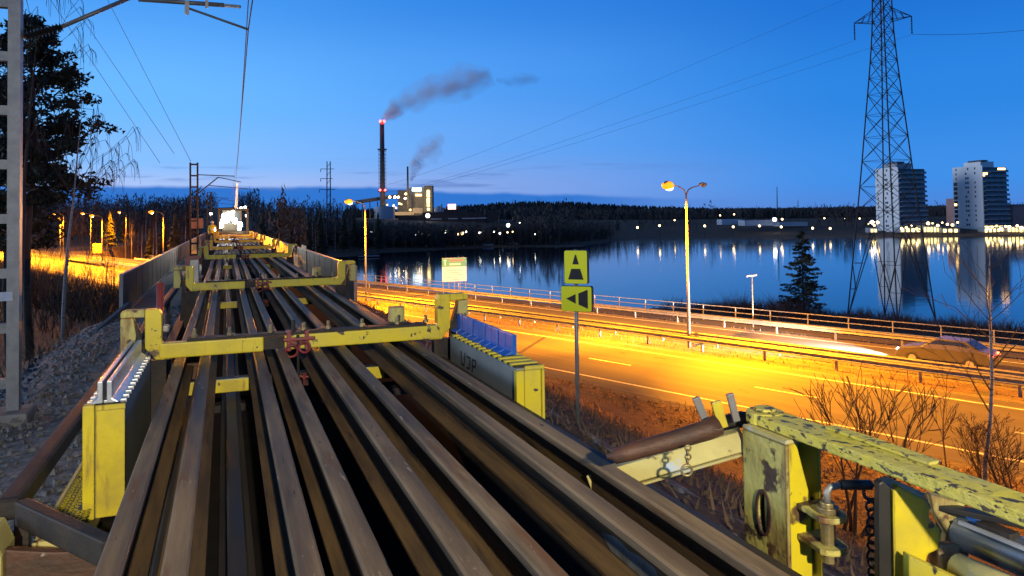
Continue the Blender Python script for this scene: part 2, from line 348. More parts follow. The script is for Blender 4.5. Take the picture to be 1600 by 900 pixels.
def land(x, y):
    d = NX * x + NY * y; s = UX * x + UY * y
    a = abs(x - TC)
    n = noise.noise((x * .08, y * .08, 0)) * .35 + noise.noise((x * .3, y * .3, 4)) * .12
    # base
    z = 5.0
    if d > 50:
        zz = 4.7 - 3.9 * sm(50, 64, d)               # bank to the shore
        if y > 120 and x < 22: zz = 4.8 + .055 * max(0, d - 48) + n   # rising ground left of the lake
        elif d > 64: zz = .8 + n * .5
        z = zz
    elif d < 26.5:
        z = 4.965 + n * .3 * sm(24, 21, d) - .12 * sm(24, 20, d)
    else: z = 4.93
    if x < -8 and 24 > d: z -= .6 * sm(0, 6, 24 - d) * sm(8, 20, -x)
    # rail embankment, with the gap that the bridge crosses
    gap = sm(66, 27, y) + sm(148, 156, y)
    top = 9.86
    e = top - max(0, a - 4.1) / 2.0 + (n * .5 if a > 4.6 else 0)
    if gap > 0 and e > z: z = z + (e - z) * gap
    # the lake
    L = lake_sd(x, y); dist = math.hypot(x, y)
    if L < 60 and dist > 40:
        k = .35 if dist < 160 else .035
        sh = max(-2.5, L * k + (.15 if L > 0 else -.05))
        if L < 0: z = min(z, sh)
        else: z = min(z, sh) if dist > 160 or L < 6 else z
    if dist > 330 and L > 0:
        z = max(z, min(9, .2 + .05 * L)) if L > 40 else z
        for c, h, r in ((H1, 21, 165), (H2, 5, 260), (H3, 2, 260), (H4, 6, 260), (H5, 12, 240)):
            z += hill(x, y, c, h, r) * sm(30, 200, L)
    return z
def grid_axis(lo, hi, fine_lo, fine_hi, step, grow):
    v = []; c = fine_lo
    while c <= fine_hi: v.append(c); c += step
    st = step; c = v[-1]
    while c < hi: st *= grow; c += st; v.append(c)
    st = step; c = v[0]
    while c > lo: st *= grow; c -= st; v.insert(0, c)
    return v
m_ground = nmat('ground_grass_and_leaves', (0.065, 0.044, 0.03), (0.135, 0.085, 0.054), scale=1.1, rough=.95, bump=.9, bscale=5, bdist=.12, chips=[((0.05, 0.055, 0.025), .35, .56, .12), ((0.13, 0.085, 0.05), 6, .6, .06)])
gx = grid_axis(-2600, 3600, -40, 64, 1.6, 1.075); gy = grid_axis(-160, 4200, -6, 130, 1.6, 1.075)
me = bpy.data.meshes.new('ground')
vv = [(x, y, land(x, y)) for y in gy for x in gx]; nx = len(gx)
ff = [(j * nx + i, j * nx + i + 1, (j + 1) * nx + i + 1, (j + 1) * nx + i) for j in range(len(gy) - 1) for i in range(nx - 1)]
me.from_pydata(vv, [], ff); me.materials.append(m_ground)
for p in me.polygons: p.use_smooth = True
o = bpy.data.objects.new('ground', me); COL.objects.link(o); tag(o, 'dark earth and grass ground round the railway, road and lake', 'ground', kind='structure')

# water
m_water = bpy.data.materials.new('lake_water'); m_water.use_nodes = True; t = m_water.node_tree; b = t.nodes['Principled BSDF']
b.inputs['Base Color'].default_value = (0.006, 0.014, 0.03, 1); b.inputs['Roughness'].default_value = 0.065; b.inputs['IOR'].default_value = 1.45
co = t.nodes.new('ShaderNodeTexCoord'); mp = t.nodes.new('ShaderNodeMapping'); mp.inputs['Scale'].default_value = (.05, .05, .05)
nn = t.nodes.new('ShaderNodeTexNoise'); nn.inputs['Scale'].default_value = 6; nn.inputs['Detail'].default_value = 3
bp = t.nodes.new('ShaderNodeBump'); bp.inputs['Strength'].default_value = .05; bp.inputs['Distance'].default_value = .25
t.links.new(co.outputs['Object'], mp.inputs[0]); t.links.new(mp.outputs[0], nn.inputs['Vector']); t.links.new(nn.outputs[0], bp.inputs['Height']); t.links.new(bp.outputs[0], b.inputs['Normal'])
w = MB(); w.quad((5, -200, 0), (1100, -200, 0), (1100, 620, 0), (5, 620, 0))
tag(w.build('lake_water', m_water), 'calm dark blue lake reflecting sky and shore lights', 'lake', kind='structure')

# roads
def strip(name, d0, d1, z, mat, s0=-90, s1=420, step=5, label=None, cat=None):
    m = MB(); s = s0
    while s < s1:
        e = min(s1, s + step); m.quad(RD(d0, s, z), RD(d1, s, z), RD(d1, e, z), RD(d0, e, z)); s = e
    bmesh.ops.remove_doubles(m.bm, verts=m.bm.verts, dist=1e-4)
    return tag(m.build(name, mat), label, cat, kind='structure')
for v in (0,):
    m = MB(); m.quad(RD(26.6, -90, 5.0), RD(36.5, -90, 5.0), RD(36.5, 420, 5.0), RD(26.6, 420, 5.0))
    tag(m.build('near_carriageway_road', m_asph), 'near asphalt carriageway lit orange by street lamps', 'road', kind='structure')
    m = MB(); m.quad(RD(39.9, -90, 5.0), RD(46.4, -90, 5.0), RD(46.4, 420, 5.0), RD(39.9, 420, 5.0))
    tag(m.build('far_carriageway_road', m_asph), 'far asphalt carriageway on the lake side', 'road', kind='structure')
    m = MB(); m.quad(RD(47.6, -90, 5.0), RD(49.4, -90, 5.0), RD(49.4, 420, 5.0), RD(47.6, 420, 5.0))
    tag(m.build('lakeside_footpath', m_asph), 'narrow asphalt footpath along the lakeside railing', 'path', kind='structure')
m = MB()
for d in (27.95, 35.3, 40.3, 46.05): m.quad(RD(d, -90, 5.006), RD(d + .16, -90, 5.006), RD(d + .16, 420, 5.006), RD(d, 420, 5.006))
s = -88.0
while s < 400:
    m.quad(RD(31.55, s, 5.006), RD(31.68, s, 5.006), RD(31.68, s + 3, 5.006), RD(31.55, s + 3, 5.006)); s += 10.3
tag(m.build('road_markings', m_line), 'white edge lines and dashed lane line painted on the road', 'road markings', kind='structure')
m = MB()
for d0, d1, z0, z1 in ((25.4, 26.62, 4.90, 4.996), (36.48, 37.2, 4.996, 4.94), (39.2, 39.92, 4.94, 4.996), (46.38, 47.62, 4.996, 4.996)):
    m.quad(RD(d0, -90, z0), RD(d1, -90, z1), RD(d1, 420, z1), RD(d0, 420, z0))
tag(m.build('road_shoulder', nmat('shoulder_gravel', (0.07, 0.062, 0.055), (0.14, 0.125, 0.11), scale=7, rough=.95, bump=.8, bscale=16, bdist=.05, chips=((0.10, 0.075, 0.045), 1.1, .52, .15))), 'gravel shoulders along both carriageways', 'shoulder', kind='structure')
# darker tar seam across the near carriageway
m = MB(); m.quad(RD(28.2, 31.2, 5.005), RD(28.2, 31.5, 5.005), RD(35.2, 35.6, 5.005), RD(35.2, 35.3, 5.005))
tag(m.build('road_tar_seam', m_dark), 'dark tar seam crossing the near carriageway at a slant', 'road seam', kind='structure')

# ballast bed with loose stones
m_bal = nmat('ballast_gravel', (0.09, 0.09, 0.095), (0.27, 0.27, 0.28), scale=9, rough=.95, bump=1.0, bscale=11, bdist=.08, detail=6)
m = MB(); ys = [-8 + i * .5 for i in range(78)]
xs = [-4.6, -4.2, -3.4, -2.6, -1.8, -1.0, 0.65, 2.3, 3.1, 4.0, 4.9, 5.4]
def bz(x, y):
    a = abs(x - TC); return 9.95 + .16 * sm(3.2, 1.6, a) - max(0, a - 3.7) * .36 + noise.noise((x * 1.3, y * 1.3, 2)) * .08
g = [[m.bm.verts.new((x, y, bz(x, y))) for x in xs] for y in ys if y < 29.5]
for r, q in zip(g, g[1:]):
    for i in range(len(xs) - 1): m.bm.faces.new((r[i], r[i + 1], q[i + 1], q[i]))
tag(m.build('ballast_bed', m_bal, smooth=True), 'grey crushed stone bed under and beside the train', 'ballast', kind='structure')
m = MB()
def stone(c, r):
    vs = [m.bm.verts.new(c + Vector((math.cos(k * 2.09 + r * 90) * r, math.sin(k * 2.09 + r * 90) * r, 0)) * rnd.uniform(.7, 1.2)) for k in range(3)]
    tp = [m.bm.verts.new(v.co * .55 + c * .45 + Vector((0, 0, r * rnd.uniform(.5, 1)))) for v in vs]
    for k in range(3): m.bm.faces.new((vs[k], vs[(k + 1) % 3], tp[(k + 1) % 3], tp[k]))
    m.bm.faces.new(tp)
for i in range(9000):
    x = rnd.uniform(-4.9, -.6) if i % 9 else rnd.uniform(2.2, 5.2); y = 1.5 + 27 * rnd.random() ** 1.7
    stone(Vector((x, y, bz(x, y) - .01)), rnd.choice((.02, .03, .04, .05, .05, .085)) * rnd.uniform(.8, 1.2))
tag(m.build('ballast_stones', m_bal), 'loose crushed stones scattered over the track bed', 'stones', kind='stuff')

# dead leaves and tufts on the slope between the train and the road
m_leaf = nmat('dry_leaves_and_grass', (0.15, 0.09, 0.055), (0.25, 0.165, 0.095), scale=2.5, rough=.9, chips=((0.07, 0.075, 0.03), .6, .55, .1))
m = MB()
def tuft(p, h):
    a = rnd.uniform(0, 6.28); dx, dy = math.cos(a) * .02, math.sin(a) * .02; l = Vector((rnd.uniform(-.6, .6), rnd.uniform(-.6, .6), 1)) * h
    m.tri(p + Vector((dx, dy, 0)), p - Vector((dx, dy, 0)), p + l)
def leaf(p, r):
    a = rnd.uniform(0, 6.28); u = Vector((math.cos(a), math.sin(a), rnd.uniform(-.5, .5))) * r; v = Vector((-math.sin(a), math.cos(a), rnd.uniform(-.5, .5))) * r * .6
    m.quad(p - u, p - v, p + u, p + v)
for i in range(27000):
    y = -2 + 44 * rnd.random() ** 1.4; x = rnd.uniform(4.6, 24)
    d = NX * x + NY * y
    if d > 26.4: continue
    p = Vector((x, y, land(x, y) + .02))
    near = y < 16
    if rnd.random() < .62: leaf(p, rnd.uniform(.03, .07) * (1 if near else 1.8))
    else: tuft(p, rnd.uniform(.1, .32))
for i in range(9000):                                # the rough ground left of the line
    x = -4.7 - 34 * rnd.random() ** 1.3; y = 14 + 95 * rnd.random(); d = NX * x + NY * y
    if d > 25.5: continue
    p = Vector((x, y, land(x, y))); tuft(p, rnd.uniform(.15, .6) * (1.6 if i % 9 == 0 else 1))
for i in range(5000):                                # verge, median and outer verge
    s = -30 + 130 * rnd.random() ** 1.3; d = rnd.choice((rnd.uniform(25.6, 26.7), rnd.uniform(36.6, 39.8), rnd.uniform(36.6, 39.8), rnd.uniform(46.6, 47.5), rnd.uniform(49.6, 60)))
    q = RD(d, s); p = Vector((q.x, q.y, land(q.x, q.y)))
    tuft(p, rnd.uniform(.1, .35) if d < 49 else rnd.uniform(.3, .8))
tag(m.build('dry_grass_and_leaves', m_leaf), 'dry leaves and grass tufts covering the road verges', 'ground cover', kind='stuff')

m = MB()
for i in range(4200):                                # thicket along the far foot of the road bank, left of the bridge
    s = rnd.uniform(62, 215); d = rnd.uniform(15, 24.5) if i % 3 else rnd.uniform(0, 24); q = RD(d, s)
    if q.x > -6.5: continue
    p = Vector((q.x, q.y, land(q.x, q.y))); h = rnd.uniform(.8, 2.6)
    for k in range(4):
        w_ = rnd.uniform(.02, .06); l = Vector((rnd.uniform(-.5, .5), rnd.uniform(-.5, .5), 1)) * h * rnd.uniform(.5, 1); a = rnd.uniform(0, 6.28); v = Vector((math.cos(a) * w_, math.sin(a) * w_, 0)); m.tri(p + v, p - v, p + l)
tag(m.build('roadside_thicket', nmat('thicket_twigs', (0.03, 0.022, 0.016), (0.05, 0.036, 0.026), rough=.95)), 'dark thicket of bare twigs before the lit road at left', 'brushwood', kind='stuff')
# guard rails
def guard(name, d, label, cat, s0=-44, s1=172, double=False):
    c = RD(d, 30); root = thing(name, label, cat, (c.x, c.y, 5))
    bm_ = MB()
    for off in ((-.09, .09) if double else (-.07,)):
        prof = [(0, .46), (.05, .50), (.0, .60), (.05, .69), (0, .76)]
        for k in range(len(prof) - 1):
            (o1, z1), (o2, z2) = prof[k], prof[k + 1]; sg = -1 if off < 0 else 1
            P = lambda o, z, s: RD(d + off + sg * o, s, 5 + z)
            bm_.quad(P(o1, z1, s0), P(o1, z1, s1), P(o2, z2, s1), P(o2, z2, s0))
            bm_.quad(P(o1 + .012 * -1, z1, s0), P(o1 - .012, z1, s1), P(o2 - .012, z2, s1), P(o2 - .012, z2, s0))
    bm_.build('rail_beam', m_galvd, root)
    p0 = None; s = s0 + 1
    while s < s1:
        if p0 is None:
            q = MB(); b0 = RD(d, 30); q.box(b0.x - .045, b0.y - .06, 4.7, b0.x + .045, b0.y + .06, 5.7); p0 = q.build('post', m_galvd, root); p = p0
        else: p = p0.copy(); COL.objects.link(p)
        v = RD(0, s - 30, 0); p.location = (v.x, v.y, 0); s += 4.0
    return root
guard('guard_rail', 38.0, 'steel guard rail along the near edge of the central reservation', 'guard rail')
guard('guard_rail', 39.6, 'steel guard rail at the median edge beside the far carriageway', 'guard rail')
guard('guard_rail', 46.9, 'steel guard rail between far carriageway and lakeside footpath', 'guard rail')
c = RD(49.8, 30); root = thing('pedestrian_railing', 'thin three bar metal railing on the bank above the lake', 'railing', (c.x, c.y, 5))
m = MB()
for z in (.35, .72, 1.1): m.bar(RD(49.8, -44, 5 + z), RD(49.8, 172, 5 + z), .05, .05)
m.build('rail_bars', m_galv, root)
p0 = None; s = -43.0
while s < 172:
    if p0 is None:
        q = MB(); q.box(c.x - .03, c.y - .03, 4.6, c.x + .03, c.y + .03, 6.1); p0 = q.build('post', m_galv, root); p = p0
    else: p = p0.copy(); COL.objects.link(p)
    v = RD(0, s - 30, 0); p.location = (v.x, v.y, 0); s += 2.8

# ---------------------------------------------------------------- street lamps along the road
m_pole = nmat('lamp_pole_steel', (0.24, 0.22, 0.19), (0.17, 0.16, 0.14), scale=2, rough=.5, metal=.2)
SOD = (1.0, 0.31, 0.002)
m_sod = emis('sodium_lamp_glass', (1.0, 0.30, 0.01), 1.7); m_bulb = emis('sodium_lamp_bulb', (1.0, 0.62, 0.16), 26.0)
m_off = nmat('unlit_lamp_glass', (0.2, 0.2, 0.2), rough=.3)
def street_lamp(base, h, label, arms, energy, name='street_lamp', group=None):
    """arms: list of (dx, dy unit direction, lit)"""
    root = thing(name, label, 'street lamp', base, group)
    B = Vector(base); m = MB(); m.tube(B + Vector((0, 0, -.3)), B + Vector((0, 0, h)), .115, .055, n=10)
    m.build('pole', m_pole, root, smooth=True)
    for dx, dy, lit in arms:
        D = Vector((dx, dy, 0)); T = B + Vector((0, 0, h))
        pts = [T + D * r + Vector((0, 0, z)) for r, z in ((0, -.1), (.25, .22), (.7, .38), (1.5, .5))]
        m = MB(); m.path(pts, [.05, .04, .035, .03], n=8); arm = m.build('arm', m_galvd, root, smooth=True)
        m = MB(); c = T + D * 1.85 + Vector((0, 0, .56)); e = D.cross(Vector((0, 0, 1)))
        prof = [(-.42, .05, .06), (-.25, .11, .13), (.05, .15, .16), (.3, .13, .13), (.42, .04, .05)]
        loops = []
        for r, wv, hv in prof:
            loops.append([m.bm.verts.new(c + D * r + e * wv * math.cos(k * math.pi / 4) + Vector((0, 0, max(-.03, hv * math.sin(k * math.pi / 4))))) for k in range(8)])
        for p_, q_ in zip(loops, loops[1:]):
            for k in range(8): m.bm.faces.new((p_[k], p_[(k + 1) % 8], q_[(k + 1) % 8], q_[k]))
        m.bm.faces.new(loops[0][::-1]); m.bm.faces.new(loops[-1])
        m.build('lamp_head', m_galvd, root, smooth=True)
        m = MB(); m.ball(c + D * .05 + Vector((0, 0, -.12 if lit else -.05)), .29 if lit else .13, 2, (1.4, 1.1, .9))
        gl_ = m.build('lamp_glass', m_sod if lit else m_off, root, smooth=True)
        if lit: m = MB(); m.ball(c - D * .10 + Vector((0, 0, -.27)), .20, 2, (1.2, 1.1, .8)); m.build('bulb', m_bulb, gl_, smooth=True)
        if lit: light('sodium_lamp', 'SPOT', c + Vector((0, 0, -.56)), energy * .6, SOD, target=c - D * 1.2 + Vector((0, 0, -6.5)), size=.15, angle=132, blend=1.0)
        for sg in ((-1, 1) if lit else ()): light('sodium_lamp', 'SPOT', c + Vector((0, 0, -.56)), energy * .9, SOD, target=c + D * .8 + Vector((UX * 9.0 * sg, UY * 9.0 * sg, -6.5)), size=.15, angle=96, blend=1.0)
    return root
E_L = 160000
L1 = G(1077, 541, 5); L2 = G(572, 470, 5)
street_lamp(L1, 9.45, 'tall lamp post on the median with one lit and one dark arm', [(-NX, -NY, True), (NX, NY, False)], E_L)
street_lamp(L2, 9.5, 'tall lit lamp post on the median in front of the power plant', [(-NX, -NY, True)], E_L)
street_lamp(RD(38.9, -11.5), 9.5, 'tall lamp post on the median just beyond the right frame edge', [(-NX, -NY, True), (NX, NY, False)], E_L)
street_lamp(RD(38.9, 127), 9.5, 'tall lit lamp post beyond the bridge, rising left of the parapet', [(-NX, -NY, True)], E_L)
for s_, lb in ((165, 'second lit lamp post beyond the bridge, behind the tall one by the parapet'), (203, 'third lit lamp post beyond the bridge, over the bright slope'), (241, 'fourth lit lamp post beyond the bridge, between pine trunk and birch'), (285, 'farthest lit lamp post of the road, beside the ladder mast')):
    q = RD(38.9, s_); street_lamp((q.x, q.y, 4.9), 9.5, lb, [(-NX, -NY, True)], E_L * 1.2)
far = [((99, 333), 175, 'lit lamp on the slope right of the pine trunk'), ((142, 333), 185, 'lit lamp standing in the middle of the bright slope'), ((197, 331), 215, 'lit lamp at the right edge of the bright slope')]
for (px, py), Z, lb in far:
    p = W(px, py, Z); gz = land(p.x, p.y); street_lamp((p.x, p.y, gz), max(3.5, p.z - gz - .5), lb, [(-NX, -NY, True)], E_L * .45)
p = G(1177, 513, 4.9); root = thing('path_lamp', 'small unlit path lamp post on the lakeside bank', 'lamp', (p.x, p.y, 4.7))
m = MB(); m.tube((p.x, p.y, 4.4), (p.x, p.y, 8.6), .05, .04); m.build('pole', m_pole, root, smooth=True)
m = MB(); m.bar((p.x - .35, p.y + .2, 8.62), (p.x + .3, p.y - .16, 8.72), .22, .12); m.build('lamp_head', m_galv, root, bevel=.03)
# ---------------------------------------------------------------- the rail train
ZT = 13 - 1.07                                       # running surface of the carried rails
def rail_profile(sc_=1.0):
    h = [(.0375, 0), (.036, -.012), (.036, -.035), (.012, -.052), (.0085, -.08), (.0085, -.135), (.02, -.15), (.074, -.162), (.075, -.172)]
    h = [(.030, 0), (.0385, -.008)] + h[2:]
    return [(x * sc_, z * sc_) for x, z in h] + [(-x * sc_, z * sc_) for x, z in h[::-1]]
def carried_rail(a, z, label, mat, y0=-2.5, y1=74.0, jit=.008, seed=0, foot=None):
    r_ = random.Random(seed); m = MB(); pr = rail_profile(1.06); rings = []; y = y0
    while y < y1 + .1:
        dx = r_.uniform(-jit, jit); dz = r_.uniform(-.004, .004)
        rings.append([m.bm.verts.new((a + dx + x, y, z + dz + zz)) for x, zz in pr]); y += 4.25
    n = len(pr)
    for p, q in zip(rings, rings[1:]):
        for k in range(n): m.bm.faces.new((p[k], q[k], q[(k + 1) % n], p[(k + 1) % n]))
    m.bm.faces.new(rings[0]); m.bm.faces.new(rings[-1][::-1])
    bmesh.ops.recalc_face_normals(m.bm, faces=m.bm.faces)
    o = m.build('carried_rail', mat)
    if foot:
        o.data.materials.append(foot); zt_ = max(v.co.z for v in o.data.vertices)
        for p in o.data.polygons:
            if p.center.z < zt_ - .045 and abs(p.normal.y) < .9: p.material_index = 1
    return tag(o, label, 'rail', 'long rails carried on the train')
top = [(-.34, 'rusty brown rail at the left edge of the load, outermost of the top layer'),
       (-.153, 'second rusty rail from the left, beside the wide dark gap'),
       (.245, 'greyish rail just right of the wide dark gap, third of the top layer'),
       (.432, 'rail under the red clamp, fourth from the left in the top layer'),
       (.716, 'brown sided rail right of the red clamp, fifth in the top layer'),
       (.915, 'sixth rail of the top layer, left of the small yellow spacer'),
       (1.31, 'rusty rail with pale blue smear, second from the right of the load'),
       (1.53, 'outermost right rusty rail of the load, ends near the yellow post')]
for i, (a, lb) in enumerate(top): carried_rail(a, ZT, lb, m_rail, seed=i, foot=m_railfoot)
for nm_, ys_, x_, s_ in (('rusty_smear', 2.05, 1.31, -1), ('blue_smear', 2.75, .915, 1)):
    par = [o_ for o_ in COL.objects if o_.get('label', '').startswith('rusty rail with pale blue' if x_ > 1 else 'sixth rail')][0]
    X_s = x_ + s_ * .0105; m = MB(); m.prism([Vector((X_s, ys_ + dy, ZT + dz)) for dy, dz in ((0, -.125), (.12, -.14), (.34, -.138), (.42, -.10), (.30, -.07), (.22, -.085), (.06, -.062))], (s_ * .0012, 0, 0))
    m.build('paint_smear', nmat('pale_blue_paint', (.20, .235, .24), (.12, .12, .11), scale=9, rough=.8, chips=((.10, .07, .05), 11, .5, .2)), par)
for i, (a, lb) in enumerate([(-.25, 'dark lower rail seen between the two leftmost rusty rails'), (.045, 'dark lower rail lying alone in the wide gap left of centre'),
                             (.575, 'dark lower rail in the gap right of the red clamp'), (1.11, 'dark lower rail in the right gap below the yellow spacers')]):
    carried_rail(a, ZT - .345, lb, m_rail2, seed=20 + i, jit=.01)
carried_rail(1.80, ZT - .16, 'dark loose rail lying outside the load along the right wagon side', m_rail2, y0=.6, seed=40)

# flat wagons
def wagon(y0, y1, label):
    root = thing('flat_wagon', label, 'rail wagon', (TC, (y0 + y1) / 2, 10.05), 'flat wagons of the rail train')
    m = MB(); m.box(TC - 1.3, y0, 11.22, TC + 1.3, y1, 11.36); m.build('deck', m_deck, root)
    for s in (-1, 1):
        m = MB(); x = TC + s * 1.36
        m.box(x - .06, y0, 11.0, x + .06, y1, 11.38)
        y = y0 + .6
        while y < y1 - .3: m.box(x - .075, y, 11.02, x + .075, y + .06, 11.36); y += 1.4
        m.build('side_sill', m_rail2, root)
    for yc in (y0 + 2.6, y1 - 2.6):
        m = MB(); m.box(TC - .95, yc - 1.2, 10.75, TC + .95, yc + 1.2, 10.98)
        bg_ = m.build('bogie', m_dark, root)
        for dy in (-.9, .9):
            m = MB(); m.tube((TC - .75, yc + dy, 10.56), (TC + .75, yc + dy, 10.56), .08, n=10)
            for sx in (-.75, .75): m.tube((TC + sx - .06, yc + dy, 10.56), (TC + sx + .06, yc + dy, 10.56), .46, n=24)
            m.build('wheelset', m_dark, bg_)
    m = MB(); m.box(TC - 1.25, y0 - .06, 11.0, TC + 1.25, y0 - .004, 11.3)
    for sx in (-.88, .88): m.tube((TC + sx, y0 - .28, 11.08), (TC + sx, y0 - .06, 11.08), .09, n=10)
    m.build('headstock', m_dark, root)
for (y0, y1), lb in zip(((-8.6, 6.9), (7.5, 23.0), (23.7, 39.2), (39.9, 55.4), (56.1, 69.0)),
                        ('nearest flat wagon under the rails at the bottom of the view', 'second flat wagon, behind the nearest yellow cross frame', 'flat wagon at the start of the bridge parapets', 'flat wagon midway along the bridge', 'farthest flat wagon, just before the lit machine')):
    wagon(y0, y1, lb)

# track under the train
for sx, lb in ((-.75, 'running rail of the track under the left wheels'), (.75, 'running rail of the track under the right wheels')):
    m = MB(); m.box(TC + sx - .035, -8, 9.98, TC + sx + .035, 220, 10.12); tag(m.build('track_rail', m_rail2), lb, 'rail')

# yellow cross frames that hold the rails
def rack(y, label, red=True, stopper=True, detail=True):
    x0, x1 = TC - 1.14, TC + 1.14
    root = thing('rail_rack', label, 'rack', (TC, y, 11.36), 'yellow cross frames along the train')
    zb, zt_ = ZT + .008, ZT + .128
    if red:
        m = MB(); m.box(x0, y, zb, .29, y + .11, zt_); m.build('crossbeam', m_yel, root, bevel=.012)
        m = MB(); m.box(.29, y + .03, zb + .01, .455, y + .1, zt_ - .012); m.build('beam_joint', m_dark, root)
        m = MB(); m.box(.455, y, zb, x1, y + .11, zt_); m.build('crossbeam', m_yelw2, root, bevel=.012)
    else:
        m = MB(); m.box(x0, y, zb, x1, y + .11, zt_); m.build('crossbeam', m_yel, root, bevel=.012)
    m = MB(); m.box(x0 + .2, y + .012, zt_ + .001, x1 - .12, y + .13, zt_ + .022); m.build('packing_strip', m_dark, root)
    for s in (-1, 1):
        X = TC + s * 1.14; f = lambda a: X + s * a
        def P(pts): return [Vector((f(a), y + .005, ZT + zz)) for a, zz in pts]
        m = MB(); m.prism(P([(-.10, .0), (.02, .0), (.10, .10), (.10, .40), (.0, .40), (-.02, .36), (-.02, .14)]), (0, .11, 0)); up = m.build('upright', m_yel, root, bevel=.008)
        m = MB(); m.prism(P([(.101, .34), (.101, .40), (.24, .40), (.27, .385), (.27, .345)]), (0, .11, 0)); m.build('hook_arm', m_yelworn if s < 0 else m_yel, up, bevel=.006)
        m = MB(); m.prism(P([(.18, .06), (.16, .20), (.18, .338), (.27, .338), (.27, .06)]), (0, .09, 0)); m.build('hook_tab', m_yelworn, up, bevel=.006)
        m = MB(); m.prism(P([(.10, -.45), (.10, .10), (.17, .335), (.15, .05), (.18, -.45)]), (0, .06, 0)); m.build('inner_web', m_dark, up)
        m = MB(); m.box(min(f(-.05), f(.12)), y + .02, 11.362, max(f(-.05), f(.12)), y + .1, ZT - .002); m.build('post', m_dark, root)
    # bolts standing behind the beam
    for k, bx in enumerate((-.235, .03, .35, .62, .82, 1.11, 1.42, 1.68) if detail else (-.235, .35, .82, 1.42)):
        m = MB(); m.tube((bx, y + .075, zt_ + .02), (bx, y + .075, zt_ + .09), .013, n=8); m.tube((bx, y + .075, zt_ + .022), (bx, y + .075, zt_ + .045), .024, n=6)
        m.build('bolt', m_brass, root)
    # lower bearer with its yellow spacers
    m = MB(); m.box(x0 + .1, y, 11.63, x1 - .1, y + .12, 11.738); lb_ = m.build('lower_beam', m_dark, root)
    for a, w_ in ((.045, .17), (-.25, .05), (1.11, .17)):
        m = MB(); m.box(a - w_, y - .04, 11.64, a + w_, y - .001, 11.742); m.build('spacer', m_yel, lb_, bevel=.006)
    if red:
        cx = .56; m = MB()
        m.box(cx - .09, y - .03, zb - .01, cx - .055, y + .13, zt_ + .03); m.box(cx + .055, y - .03, zb - .01, cx + .09, y + .13, zt_ + .03)
        m.box(cx - .055, y - .028, zb + .035, cx + .055, y - .006, zb + .065)
        m.box(cx - .12, y - .045, zb + .075, cx + .14, y - .004, zb + .10)
        cl = m.build('clamp', m_red, root, bevel=.006)
        m = MB(); m.ring((cx - .055, y - .05, zb - .005), .05, .011, (0, 1, .2)); m.ring((cx + .05, y - .05, zb + .02), .045, .011, (.3, 1, 0)); m.build('clamp_ring', m_red, cl, smooth=True)
        m = MB(); m.tube((cx, y - .035, zb - .28), (cx, y - .02, zb + .12), .013); m.tube((cx - .03, y + .05, zt_ + .02), (cx - .03, y + .05, zt_ + .12), .016); m.build('clamp_pin', m_black, cl)
        m = MB(); m.ball((.60, y - .12, 11.72), .022, 1); m.tube((.60, y - .12, 11.66), (.60, y - .12, 11.76), .012); m.tube((.56, y - .12, 11.735), (.65, y - .12, 11.72), .012); m.build('latch', m_red, cl)
    if stopper:
        cx = 1.44; cy = y + .17; m = MB()
        pts = [Vector((cx + math.cos(t_) * .065, cy - .02 + math.sin(t_) * -.05, zt_ + .035)) for t_ in [k * math.pi / 8 for k in range(9)]] + [Vector((cx - .065, cy + .08, zt_ + .035)), Vector((cx + .065, cy + .08, zt_ + .035))]
        m.prism(pts, (0, 0, .13)); st = m.build('stop_block', m_yelworn, root)
        m = MB(); m.box(cx - .09, cy - .09, zt_ + .021, cx + .09, cy + .09, zt_ + .034); m.build('block_base', m_dark, st)
        m = MB(); m.box(cx - .012, cy - .082, zt_ + .05, cx + .012, cy - .068, zt_ + .1); m.build('slot', m_black, st)
    return root
m_yelw2 = nmat('scuffed_yellow_paint', YEL, (0.50, 0.44, 0.05), scale=3, rough=0.5, edge=((0.06, 0.04, 0.03), .016), bump=0.15, chips=[((0.04, 0.032, 0.03), 9, 0.62, 0.03), ((0.36, 0.34, 0.10), 5, 0.55, 0.2)])
rack(6.42, 'nearest yellow cross frame over the rails, with red clamp and black joint')
rack(12.66, 'second yellow cross frame over the rails, red clamp in its middle')
rack(23.5, 'third yellow cross frame, between the starts of the bridge parapets', stopper=False)
rack(31.6, 'fourth yellow cross frame, closely behind the third', stopper=False)
rack(42.8, 'fifth yellow cross frame, small, midway to the lit machine', stopper=False, detail=False)
rack(53.0, 'sixth yellow cross frame, small and in front of the lit machine', stopper=False, detail=False)
rack(62.0, 'farthest yellow cross frame, directly before the work lights', stopper=False, red=False, detail=False)

